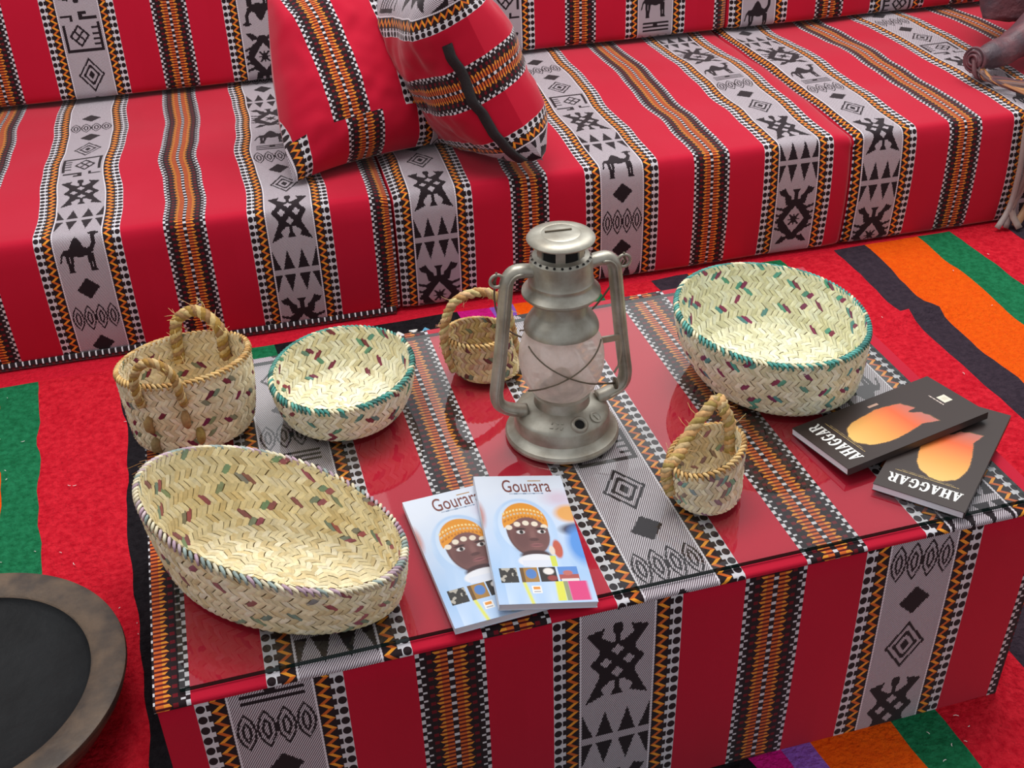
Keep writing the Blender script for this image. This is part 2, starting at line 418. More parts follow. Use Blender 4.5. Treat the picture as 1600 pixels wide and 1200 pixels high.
# ================================================================ cloth-covered cushions: sweep a section along x
def sweep(name, parent, path, x0, x1, ug, off, usc=1.0, flip=1, disp=None, maxstep=.03, caps=True, kz=.012):
    """path: [(y, z)] section; ug: x of a grey stripe's middle; off: list of (x centre, v offset) per grey stripe; v runs along the path"""
    per = .42 * usc
    xs = {x0, x1}
    k0 = int(math.floor((x0 - ug) / per)) - 1
    for k in range(k0, k0 + 12):
        for d in (-.12, .12):
            x = ug + k * per + d * usc
            if x0 < x < x1: xs.add(x)
    xs = sorted(xs); full = []
    for a, b in zip(xs[:-1], xs[1:]):
        n = max(1, int(math.ceil((b - a) / maxstep)))
        full += [a + (b - a) * i / n for i in range(n)]
    full.append(xs[-1])
    vv = [0]
    for a, b in zip(path[:-1], path[1:]): vv.append(vv[-1] + math.hypot(b[0] - a[0], b[1] - a[1]))
    V = []; F = []; UV = []; n = len(full)
    for j, (y, z) in enumerate(path):
        for x in full:
            q = Vector((x, y, z))
            if disp: q = q + disp(x, y, z, vv[j])
            V.append(q)
    for j in range(len(path) - 1):
        for i in range(n - 1):
            F.append((j * n + i, (j + 1) * n + i, (j + 1) * n + i + 1, j * n + i + 1))
            xm = (full[i] + full[i + 1]) / 2; u = (xm - ug) / usc; f = ((u + .21) % .42) - .21
            o = 0
            if abs(f) < .12: o = min(off, key=lambda t: abs(t[0] - xm))[1]
            else: o = .003
            for ii, jj in ((i, j), (i, j + 1), (i + 1, j + 1), (i + 1, j)):
                UV.append((flip * (full[ii] - ug) / usc, o + flip * vv[jj]))
    if caps:
        for e in (0, n - 1):
            ring = [j * n + e for j in range(len(path))]
            F.append(tuple(ring if e else ring[::-1])); UV += [(.13, .1)] * len(path)
    return mesh(name, V, F, FAB, parent, uv=UV)
def rounded(y0, z0, pts, r, n=5, step=.03):
    """poly-line with rounded corners, densely sampled"""
    P = [Vector((y0, z0))] + [Vector(p) for p in pts]; out = [P[0]]
    for i in range(1, len(P) - 1):
        a = (P[i - 1] - P[i]).normalized(); b = (P[i + 1] - P[i]).normalized()
        p1 = P[i] + a * r; p2 = P[i] + b * r
        for k in range(n + 1):
            t = k / n; out.append(p1 * (1 - t) ** 2 + P[i] * 2 * t * (1 - t) + p2 * t * t)
    out.append(P[-1]); res = [out[0]]
    for a, b in zip(out[:-1], out[1:]):
        m = max(1, int((b - a).length / step))
        for k in range(1, m + 1): res.append(a + (b - a) * k / m)
    return [tuple(p) for p in res]
SYAW = -.0294; SFY = 1.34066; SZ = .2854; SBY = .7752
def sofa_root(name, label, cat, grp):
    o = thing(name, label, cat, (0, SFY, 0), grp); o.rotation_euler = (0, 0, SYAW); return o
def seat(label, x0, x1, ug, off, hem=True, seed=0):
    r = sofa_root('seat_cushion', label, 'cushion', 'fabric seat cushions of the low bench')
    path = rounded(SBY + .12, SZ, [(0, SZ), (-.004, .004), (.03, .002)], .022)
    L = SBY
    def disp(x, y, z, v):
        e = min(1, max(0, (x - x0) / .03)) * min(1, max(0, (x1 - x) / .03)); d = Vector((0, 0, 0))
        top = 1 if z > SZ - .03 else 0
        d.x = e * (.010 * noise.noise((x * 1.6 + seed * 3, y * 4.5, 20)) + .004 * noise.noise((x * 5, y * 11, 30))) * min(1, max(0, y / .1)) * top
        w1 = noise.noise((x * 3.1 + seed, y * 4, seed)) * .007 + noise.noise((x * 8 + seed, y * 9, 3 + seed)) * .003
        edge = min(1, max(0, (y - .03) / .08))
        d.z = top * (w1 * edge - (1 - math.sqrt(e)) * .008 + .006 * math.sin(math.pi * min(1, max(0, y / SBY))) - .004)
        if z < SZ - .02: d.y = -.010 * math.sin(math.pi * z / SZ) + .004 * noise.noise((x * 4, z * 6, seed + 9)) + (1 - math.sqrt(e)) * .006
        return d
    sweep('fabric_cover', r, path, x0, x1, ug, [(a, b - .132) for a, b in off], 1.0, 1, disp)
    if hem:
        # dotted binding along the lower front edge
        pts = [(x0 + .01 + (x1 - x0 - .02) * i / 40, -.006 + .002 * noise.noise((i * .7, seed, 0)), .011) for i in range(41)]
        V = []; F = []; UV = []
        for i, q in enumerate(pts):
            for k in range(7):
                a = math.pi * 2 * k / 6; V.append((q[0], q[1] - .006 * math.cos(a), q[2] + .009 * math.sin(a)))
        for i in range(40):
            for k in range(6):
                F.append((i * 7 + k, (i + 1) * 7 + k, (i + 1) * 7 + k + 1, i * 7 + k + 1))
                for ii, kk in ((i, k), (i + 1, k), (i + 1, k + 1), (i, k + 1)): UV.append((.21 - .0355 + .012 * kk / 6, pts[ii][0]))
        mesh('hem', V, F, FAB, r, uv=UV)['label'] = 'black and white dotted hem'
    return r
TOPL = SBY - .012
# v offset so that a given motif start sits at distance d along the section from the seat's back
seat('red striped seat cushion beside the rug\'s green stripe, leftmost of the bench', -.95, .497, -.135, [(-.135, A_('diamond') - .072), (.289, B_('triangles') - .05), (-.56, B_('star'))], True, 1)
seat('red striped seat cushion in the middle, under the patterned throw pillows', .503, 1.556, .587, [(.587, B_('triangles') - .02), (1.0, A_('diamond') - .02), (1.42, B_('star') - .068)], False, 2)
seat('red striped seat cushion under the leather bag', 1.562, 2.75, 1.634, [(1.634, B_('triangles') - .03), (2.054, A_('ovals') - .02), (2.474, B_('star'))], False, 3)
def back(label, x0, x1, ug, off, seed, flip=1):
    r = sofa_root('back_cushion', label, 'cushion', 'fabric back cushions of the low bench')
    path = rounded(SBY + .2, SZ + .44, [(SBY + .05, SZ + .44), (SBY + .003, SZ + .006), (SBY + .14, SZ + .006)], .025)
    def disp(x, y, z, v):
        e = min(1, max(0, (x - x0) / .03)) * min(1, max(0, (x1 - x) / .03))
        t = max(0, min(1, (z - SZ) / .44))
        return Vector((0, -.012 * math.sin(math.pi * t) + .004 * noise.noise((x * 4, z * 5, seed)) + (1 - math.sqrt(e)) * .01, 0)) if y < SBY + .1 else Vector((0, 0, 0))
    sweep('fabric_cover', r, path, x0, x1, ug, off, 1.02, flip, disp)
L0 = .15 + .44                                 # path length from the back edge down to the crease
def voff(pos, up): return pos - (L0 - up)     # motif start `up` metres above the crease
back('red striped back cushion behind the bench\'s leftmost seat, with a diamond above the crease', -1.0, .392, -.125, [(-.125, A_('diamond', 1) + .03 + L0), (.30, B_('star') + .005 + L0), (-.55, B_('camel') + L0)], 11, -1)
back('red striped back cushion behind the throw pillows', .398, 1.572, .935, [(.51, voff(B_('star'), .2)), (.935, voff(A_('house'), .2)), (1.36, voff(B_('camel'), .16))], 12)
back('red striped back cushion behind the seat with the leather bag', 1.578, 2.85, 1.668, [(1.668, voff(A_('camel'), .1)), (2.096, voff(A_('house'), .08)), (2.52, 0)], 13)

# ================================================================ throw pillows
def pillow(label, c, xa, ya, W, H, T, off, ug=0., gusset=None, zipper=False, seed=0, pn=.5, taper=0.):
    xa = Vector(xa).normalized(); ya = Vector(ya); ya = (ya - xa * ya.dot(xa)).normalized(); za = xa.cross(ya)
    root = thing('throw_pillow', label, 'pillow', c, 'patterned throw pillows'); root.matrix_world = Matrix((xa, ya, za)).transposed().to_4x4(); root.location = c
    n = 44; V = []; F = []; UV = []
    def P(i, j, sgn):
        a = -1 + 2 * i / n; b = -1 + 2 * j / n
        f = max(0, (1 - abs(a) ** 2.6)) ** pn * max(0, (1 - abs(b) ** 2.6)) ** pn
        px = a * W / 2 * (1 - .075 * (1 - b * b)) * (1 - taper * max(0, (b + .6) / 1.6) ** 1.5 * (a < 0)); py = b * H / 2 * (1 - .075 * (1 - a * a))
        wr = .012 * noise.noise((a * 2.2 + seed, b * 2.2, sgn)) + .006 * noise.noise((a * 6 + seed, b * 6, sgn * 3)) 
        return (px, py, sgn * (T / 2 * f + wr * min(1, f * 2)))
    for sgn in (1, -1):
        base = len(V)
        for j in range(n + 1):
            for i in range(n + 1): V.append(P(i, j, sgn))
        arc = {}
        for i in range(n + 1):                                   # cloth length along the stripe direction
            t = 0; arc[(i, n // 2)] = 0
            for d_ in (1, -1):
                t = 0
                for j in range(n // 2, n if d_ > 0 else 0, d_):
                    t += (Vector(V[base + (j + d_) * (n + 1) + i]) - Vector(V[base + j * (n + 1) + i])).length; arc[(i, j + d_)] = t * d_
        for j in range(n):
            for i in range(n):
                q = [(i, j), (i + 1, j), (i + 1, j + 1), (i, j + 1)]
                if sgn < 0: q = q[::-1]
                F.append(tuple(base + jj * (n + 1) + ii for ii, jj in q))
                sh = -.026 if gusset and j < gusset * n else 0
                for ii, jj in q: UV.append((V[base + jj * (n + 1) + ii][0] - ug + sh, off - arc[(ii, jj)]))
    mesh('pillow_cover', V, F, FAB, root, uv=UV)
    if zipper:
        zb = MB(); pts = []
        for k in range(25):
            a = -.93 + 1.4 * k / 24; i = (a + 1) / 2 * n
            p0 = Vector(P(i, 2.0, 1)); pts.append(p0 + Vector((0, -.004, .003)))
        V2 = []; F2 = []
        for k, q in enumerate(pts): V2 += [q + Vector((0, -.004, -.004)), q + Vector((0, .010, .010)), q + Vector((0, .011, .007)), q + Vector((0, -.003, -.009))]
        for k in range(24):
            for e in range(4): F2.append((k * 4 + e, k * 4 + (e + 1) % 4, (k + 1) * 4 + (e + 1) % 4, (k + 1) * 4 + e))
        mesh('zip_flap', V2, F2, M_zip, root)['label'] = 'black zip tape'
    return root
pillow('plump red striped pillow leaning back, orange and black band down its middle', (.468, 1.61, .452), (.95, .26, .0), (-.12, .62, .78), .40, .41, .22, .62, -.265, .16, False, 1, .5, .45)
pillow('red striped pillow standing on edge, black zip tape towards the table', (.70, 1.495, .478), (-.40, .12, .9), (-.28, .96, 0), .42, .38, .23, A_('rings') + .2, .21, None, True, 5, .42)

# ================================================================ low table in striped cloth
TW, TDp = 1.092, .668
def table():
    r = thing('low_table', 'low rectangular table wrapped in red striped woven cloth', 'table')
    # front, side and back skirts: one cloth round the box
    z1 = ZT - .004
    pf = [(0.004, z1 + .0035)] + [(0, z1 - .004 - (z1 - .004) * i / 12) for i in range(13)]
    def d(x, y, z, v): return Vector((0, -.003 * math.sin(math.pi * z / ZT) + .0015 * noise.noise((x * 5, z * 5, 0)), 0))
    sweep('front_cloth', r, pf, .0, TW, .1175, [(.1175, B_('lines') - .002), (.5175, B_('turtle') - .022), (.9175, B_('ovals') - .012)], .2 / .21, 1, d, .03, False)
    pb = [(TDp, .0 + (z1) * i / 8) for i in range(9)]
    sweep('back_cloth', r, pb, .0, TW, .1175, [(.1175, B_('star')), (.5175, B_('star')), (.9175, B_('star'))], .2 / .21, 1, None, .03, False)
    for nm, x, u0 in (('side_cloth', .0, .16), ('side_cloth', TW, .02)):
        V = []; F = []; UV = []; n = 24; k = 8
        for j in range(k + 1):
            for i in range(n + 1): V.append((x, TDp * i / n, z1 * j / k))
        for j in range(k):
            for i in range(n):
                q = [(i, j), (i + 1, j), (i + 1, j + 1), (i, j + 1)]
                if x == 0: q = q[::-1]
                F.append(tuple(b * (n + 1) + a for a, b in q))
                for a, b in q: UV.append((TDp * a / n + u0, .3 + z1 * b / k))
        mesh(nm, V, F, FAB, r, uv=UV)
    # the top cloth lies the other way round
    pt = [(TDp, z1 - .03), (TDp, z1 - .006)] + [(TDp - .004 - (TDp - .006) * i / 22, ZT) for i in range(23)] + [(-.0015, ZT - .0025), (-.0015, ZT - .006)]
    # v decreases towards the front (flip -1): choose where a motif ends
    L = TDp
    def vf(pos, h, yfront): return pos + h + (TDp + .03 - yfront)    # motif foot (drawn upside down) at y = yfront
    sweep('top_cloth', r, pt, -.003, TW + .003, .196, [(.202, B_('triangles') + .69), (.602, A_('ovals') + TDp + .015), (1.002, B_('camel') + .443)], .2 / .21, -1, None, .03, False)
    cm = MB(); cm.box((TW / 2, TDp / 2, .17), (TW - .02, TDp - .02, .33)); cm.obj('wooden_frame', M_wood, r, False)
    return r
table()
g = MB(); x0, x1, y0, y1 = .026, 1.07, .0135, .640; z0, z1 = ZT + .001, ZG
g.add([(x0, y0, z0), (x1, y0, z0), (x1, y1, z0), (x0, y1, z0), (x0, y0, z1), (x1, y0, z1), (x1, y1, z1), (x0, y1, z1)], [(4, 5, 6, 7)], 0)
b = len(g.V) - 8
for f in ((0, 1, 5, 4), (1, 2, 6, 5), (2, 3, 7, 6), (3, 0, 4, 7)): g.F.append(f); g.M.append(1)
g.F.append((3, 2, 1, 0)); g.M.append(2)
tag(g.obj('glass_sheet', [M_glass, M_gedge, M_clear], None, False), 'clear glass sheet with dark green edge covering the low table', 'glass sheet')

# ================================================================ baskets: plaited palm strips over a shell
def bowl_point(q, th, s, inner):
    """q: cx cy a b phi h0 hx hy rb dx dy k ; s 0..1 base centre..base edge, 1..2 wall"""
    cx, cy, a, b, phi, h0, hx, hy, rb, dx, dy, k = q
    th_r = .0045 if inner else 0.
    if s <= 1: g = 0.; rad = rb * s; t = 0.
    else: t = s - 1; g = 1 - (1 - t) ** k; rad = rb + (1 - rb) * g
    # soften the foot
    z = 0.
    H = h0 + hx * math.cos(th + phi) + hy * math.sin(th + phi)
    if s > 1: z = H * t
    foot = max(0, 1 - abs(s - 1) / .18) ** 2
    z += foot * .006 + (.0 if s > 1 else 0)
    rad *= 1 - foot * .03
    A = a - th_r; Bb = b - th_r
    x = A * math.cos(th) * rad; y = Bb * math.sin(th) * rad
    c, sn = math.cos(phi), math.sin(phi)
    wob = 1 + .012 * noise.noise((math.cos(th) * 1.3 + cx * 9, math.sin(th) * 1.3, s)) * (s > 1)
    return Vector((cx + (x * c - y * sn) * wob + dx * g, cy + (x * sn + y * c) * wob + dy * g, z + (.0045 if inner else .0008)))
STRAWS = [lin(c) for c in ((242, 236, 204), (234, 226, 190), (248, 244, 220), (228, 216, 174), (238, 230, 196), (244, 240, 212))]
def basket(name, label, q, straws, acc, rim_cols, inner_acc=True, cw=.0084, rh=.0108, rimr=.0022, accstep=(3, 13), wallfrom=1.05, cat='basket', seed=0, accp=.68):
    rr = random.Random(seed)
    r = thing(name, label, cat, (q[0], q[1], ZG + .0003))
    Q = (0., 0.) + tuple(q[2:])
    a, b, rb, h = q[2], q[3], q[8], q[5]
    # backing shell
    sb = MB(); n = 72
    for inner in (True, False):
        ss = [i / 6 for i in range(7)] + [1 + i / 12 for i in range(1, 13)]
        V = []; F = []
        for s in ss:
            for i in range(n):
                p = bowl_point(Q, 2 * math.pi * i / n, max(s, .001), inner)
                cen = Vector((0, 0, p.z)); off = (p - cen).normalized() * (.0012 if inner else -.0012)
                V.append(p + Vector((off.x, off.y, -.001 if inner else .001)))
        for j in range(len(ss) - 1):
            for i in range(n):
                f = (j * n + i, j * n + (i + 1) % n, (j + 1) * n + (i + 1) % n, (j + 1) * n + i)
                F.append(f[::-1] if not inner else f)
        sb.add(V, F)
    sb.obj('lining', M_under, r)
    for inner in (True, False):
        mb = MB()
        Lb = rb * (a + b) / 2; Lw = math.hypot(h, (1 - rb) * (a + b) / 2)
        rows = []
        if inner:
            nb = int(Lb / rh); rows += [(k / nb, (k + 1) / nb) for k in range(nb)]
        nw = max(3, int(round(Lw / rh))); rows += [(1 + k / nw, 1 + (k + 1) / nw) for k in range(nw)]
        sgn = 1 if inner else -1
        for j, (s0, s1) in enumerate(rows):
            sm = (s0 + s1) / 2; rad = (rb * sm if sm < 1 else rb + (1 - rb) * (1 - (2 - sm) ** Q[11]))
            per = 2 * math.pi * rad * math.sqrt((a * a + b * b) / 2); N = max(6, int(per / cw)); dth = 2 * math.pi / N
            sl = (1 if j % 2 else -1) * rh / per * 2 * math.pi * .9
            ph = rr.random() * .3
            for i in range(N):
                t0 = (i + ph + rr.uniform(-.08, .08)) * dth
                # colour
                c = rr.choice(straws); f = rr.uniform(.86, 1.08); c = tuple(x * f for x in c)
                if sm > wallfrom and (inner_acc or not inner):
                    w = (int(i * accstep[1] * 14 / N * .999) if False else i)
                    kk = (i + accstep[0] * j * (1 if (j // 4) % 2 else -1)) % accstep[1]
                    if kk in (0, 1) and rr.random() < accp: c = tuple(x * rr.uniform(.8, 1.15) for x in acc[kk])
                pts = []
                for bq in (0, .5, 1):
                    for aq in (0, .5, 1):
                        s = s0 + (s1 - s0) * (-.12 + 1.24 * bq); th = t0 + (aq * .93 - .465) * dth + sl * (bq - .5)
                        s = min(max(s, .004), 2.)
                        p = bowl_point(Q, th, s, inner)
                        lift = (.0014 if aq == .5 else .0002) + (.0008 if bq == .5 else -.0004)
                        if s < 1.02 and inner: p = p + Vector((0, 0, lift))
                        else:
                            d = Vector((p.x, p.y, 0)).normalized(); p = p - d * lift * sgn + Vector((0, 0, lift * .5 if inner else 0))
                        pts.append(p)
                F = [(0, 1, 4, 3), (1, 2, 5, 4), (3, 4, 7, 6), (4, 5, 8, 7)]
                if not inner: F = [f[::-1] for f in F]
                mb.add(pts, F, 0, c)
        o = mb.obj('inner_weave' if inner else 'outer_weave', M_straw, r); o['kind'] = 'stuff'
    # plaited rim
    rb_ = MB(); per = 2 * math.pi * math.sqrt((a * a + b * b) / 2); N = int(per / .0068)
    for i in range(N):
        th = 2 * math.pi * i / N; d = 2 * math.pi / N
        p0 = bowl_point(Q, th - d * .5, 2, False); p1 = bowl_point(Q, th + d * .95, 2, False)
        o0 = Vector((p0.x, p0.y, 0)).normalized(); o1 = Vector((p1.x, p1.y, 0)).normalized()
        A = p0 - o0 * .0055 + Vector((0, 0, .001)); Bp = p1 + o1 * .0025 - Vector((0, 0, .0005)); Mm = (A + Bp) / 2 + Vector((0, 0, rimr * .8))
        c = rr.choice(rim_cols); f = rr.uniform(.8, 1.15)
        rb_.tube([A - Vector((0, 0, .002)), A * .6 + Mm * .4 + Vector((0, 0, .001)), Mm, Bp * .6 + Mm * .4 + Vector((0, 0, .001)), Bp - Vector((0, 0, .003))], [rimr * .5, rimr * .85, rimr, rimr * .85, rimr * .5], 6, 0, tuple(x * f for x in c))
    rb_.obj('plaited_rim', M_straw, r)
    return r, Q
MAROON, TEAL, LILAC = lin((134, 60, 76)), lin((104, 150, 134)), lin((178, 150, 164))
AQUA = lin((74, 150, 140)); GOLD = lin((206, 174, 120)); BROWN = lin((166, 130, 84)); PALE = lin((232, 222, 186))
LO = [.1543, .1465, .1631, .0968, -.6482, .0968, -.0216, .0175, .8848, -.0054, .0032, 1.8090]
LR = [.8989, .3674, .1331, .1483, .0287, .1021, -.0042, .0002, .8062, -.0171, .0082, 2.1437]
MD = [.2740, .4785, .1002, .1100, .1039, .0694, .0073, -.0012, .7910, .0052, -.0034, 1.9385]
TL = [.0688, .4896, .0889, .0706, .0827, .1178, .0026, -.0037, .8913, .0031, -.0013, 2.2731]
HB = [.4995, .5095, .0489, .0462, .0584, .0613, -.0018, -.0018, 1.0, -.0138, .0097, 1.7526]
PO = [.6884, .1421, .0465, .0547, -.5181, .0653, .0131, -.0065, .8991, -.0022, .0070, 1.9078]
gold_straws = [lin(c) for c in ((242, 230, 192), (234, 219, 176), (248, 238, 208), (228, 208, 160), (240, 226, 186))]
pale_straws = [lin(c) for c in ((240, 238, 208), (232, 228, 194), (246, 246, 222), (224, 220, 182), (238, 234, 202))]
pink_straws = [lin(c) for c in ((238, 222, 184), (228, 206, 166), (244, 230, 196), (220, 200, 162), (234, 218, 190))]
basket('oval_basket', 'large oval woven palm basket bowl in front, beside the portrait books', LO, gold_straws, (lin((162, 98, 104)), lin((136, 154, 132))), [LILAC, lin((150, 164, 158)), lin((226, 212, 180)), lin((198, 176, 180)), lin((232, 222, 192))], seed=1)
basket('round_basket', 'large round pale palm basket bowl with teal rim, behind the dark books', LR, pale_straws, (lin((140, 66, 96)), lin((98, 162, 150))), [AQUA, lin((96, 168, 158)), lin((70, 130, 124)), PALE], seed=2)
basket('round_basket', 'medium round palm basket bowl with teal rim, beside the tall handled basket', MD, STRAWS, (MAROON, TEAL), [AQUA, lin((96, 160, 146)), lin((60, 110, 104)), PALE], seed=3, accstep=(2, 11))
def rope(mb, P, r, strands=3, turns=8., cols=(GOLD, BROWN), seed=0, fuzz=30):
    rr = random.Random(seed); P = [Vector(p) for p in P]
    # resample by Catmull-Rom
    def cr(t):
        k = t * (len(P) - 1); i = min(int(k), len(P) - 2); f = k - i
        p0, p1, p2, p3 = P[max(i - 1, 0)], P[i], P[i + 1], P[min(i + 2, len(P) - 1)]
        return .5 * ((2 * p1) + (p2 - p0) * f + (2 * p0 - 5 * p1 + 4 * p2 - p3) * f * f + (3 * p1 - p0 - 3 * p2 + p3) * f ** 3)
    n = 56; C = [cr(i / n) for i in range(n + 1)]
    for s in range(strands):
        pts = []
        for i, c in enumerate(C):
            t = (C[min(i + 1, n)] - C[max(i - 1, 0)]).normalized(); N = t.cross(Vector((.3, .9, .2))).normalized(); B = t.cross(N)
            a = 2 * math.pi * (turns * i / n + s / strands); pts.append(c + (N * math.cos(a) + B * math.sin(a)) * r * .55)
        col = cols[s % len(cols)]; mb.tube(pts, r * .62, 6, 0, tuple(x * rr.uniform(.85, 1.15) for x in col))
    for k in range(fuzz):
        c = C[rr.randrange(n + 1)]; d = Vector((rr.gauss(0, 1), rr.gauss(0, 1), rr.gauss(0, 1))).normalized(); l = r * rr.uniform(1.2, 3.2)
        e = Vector((rr.gauss(0, 1), rr.gauss(0, 1), rr.gauss(0, 1))) * r * .6
        mb.tube([c + d * r * .6, c + d * l * .7 + e * .3, c + d * l + e], [.0005, .0004, .0002], 4, 0, tuple(x * rr.uniform(.9, 1.3) for x in cols[0]))
def handle(parent, P, r=.0065, seed=0, turns=7., fuzz=36, cols=(GOLD, BROWN, lin((172, 126, 66)))):
    mb = MB(); rope(mb, P, r, 3, turns, cols, seed, fuzz); return mb.obj('rope_handle', M_coir, parent)
rim_brown = [GOLD, lin((212, 174, 112)), lin((186, 142, 84))]
# tall basket with two loop handles
r, Q = basket('handled_basket', 'tall woven palm basket with two coir loop handles', TL, pink_straws, (lin((122, 40, 66)), lin((130, 138, 110))), rim_brown, seed=4, cw=.0075, rh=.0095, accstep=(3, 13))
def wall(th, s, out): 
    p = bowl_point(Q, th, s, False); d = Vector((p.x, p.y, 0)).normalized(); return p + d * out
handle(r, [wall(-2.34, 1.78, .004), wall(-2.32, 1.92, .008), wall(-2.3, 2, .010) + Vector((0, 0, .016)), wall(-2.2, 2, .010) + Vector((0, 0, .036)), wall(-2.02, 2, .010) + Vector((0, 0, .046)), wall(-1.84, 2, .010) + Vector((0, 0, .036)),
            wall(-1.74, 2, .010) + Vector((0, 0, .016)), wall(-1.72, 1.92, .008), wall(-1.70, 1.78, .004)], .0058, 11, 9, 60)
handle(r, [wall(1.62, 1.72, -.012), wall(1.6, 1.88, -.013), wall(1.58, 2, -.012) + Vector((0, 0, .01)), wall(1.5, 2, -.008) + Vector((0, 0, .030)), wall(1.28, 2, -.008) + Vector((.004, 0, .040)), wall(1.0, 2, -.008) + Vector((0, 0, .032)),
            wall(.74, 2, -.01) + Vector((0, 0, .010)), wall(.70, 1.88, -.013), wall(.70, 1.72, -.012)], .0078, 12, 9, 70)
rr = random.Random(5)
for th, s in ((-2.3, 1.5), (-1.72, 1.56), (-2.28, 1.2), (-1.56, 1.3)):   # where the rope pierces the wall
    kb = MB(); kb.tube([wall(th, s + .1, -.001), wall(th, s + .05, .0055), wall(th, s - .03, .006), wall(th, s - .12, -.001)], [.004, .0062, .006, .003], 8, 0, tuple(x * rr.uniform(.7, 1) for x in BROWN)); kb.obj('rope_knot', M_coir, r)
# small basket with a tall arch handle
r, Q = basket('handled_basket', 'small woven palm basket with tall arched rope handle, behind the lantern', HB, [lin(c) for c in ((214, 190, 140), (200, 174, 120), (226, 206, 160), (190, 150, 120), (206, 178, 150))], (lin((110, 56, 60)), lin((120, 128, 104))), rim_brown, seed=6, cw=.0068, rh=.0085, accstep=(2, 8), accp=.6)
handle(r, [wall(3.35, 1.25, .002), wall(3.35, 1.6, .004), wall(3.3, 2, .004) + Vector((0, 0, .004)), wall(3.3, 2, .004) + Vector((.006, 0, .04)), wall(3.3, 2, .004) + Vector((.024, -.001, .066)), wall(0, 2, .0) + Vector((-.034, 0, .066)),
            wall(0, 2, .003) + Vector((-.008, 0, .04)), wall(-.05, 2, .003) + Vector((0, 0, .004)), wall(-.05, 1.6, .004), wall(-.05, 1.25, .002)], .0068, 21, 12, 50, (lin((210, 178, 126)), GOLD, lin((172, 136, 88))))
# squat basket whose handle has flopped over the mouth
r, Q = basket('handled_basket', 'small squat palm basket with flopped coir handle, near the dark books', PO, pink_straws, (lin((160, 120, 120)), lin((140, 164, 146))), rim_brown, seed=8, cw=.0068, rh=.0088, accstep=(2, 8), accp=.7)
handle(r, [wall(3.75, 1.35, .003), wall(3.72, 1.7, .006), wall(3.7, 2, .004) + Vector((0, 0, .004)), wall(3.4, 2, -.012) + Vector((0, 0, .010)), wall(2.6, 2, -.020) + Vector((0, 0, .022)), wall(1.9, 2, -.020) + Vector((.004, 0, .040)),
            wall(1.55, 2, -.012) + Vector((.006, 0, .046)), wall(1.2, 2, -.012) + Vector((0, 0, .034)), wall(.95, 2, -.008) + Vector((0, 0, .012)), wall(.85, 1.85, -.008), wall(.8, 1.6, -.008)], .0078, 31, 12, 70, (lin((210, 178, 126)), GOLD, lin((176, 140, 90))))
# loose coir fibres lying by the tall basket
fb = MB(); rr = random.Random(9)
for i in range(46):
    a = rr.uniform(2.6, 3.7); x = .012 + rr.uniform(-.004, .014); y = .40 + rr.uniform(-.012, .02); l = rr.uniform(.012, .035); z = ZG + .0012 + rr.uniform(0, .01)
    fb.tube([(x, y, z), (x + l * .5 * math.cos(a), y + l * .5 * math.sin(a), z + .003), (x + l * math.cos(a + .3), y + l * math.sin(a + .3), z + rr.uniform(-.002, .004))], .0005, 4, 0, tuple(v * rr.uniform(.8, 1.2) for v in (GOLD if i % 2 else BROWN)))
o = fb.obj('fibre_tuft', M_coir, None); tag(o, 'frayed tuft of brown coir fibres below the tall handled basket', 'fibre tuft'); o['kind'] = 'stuff'

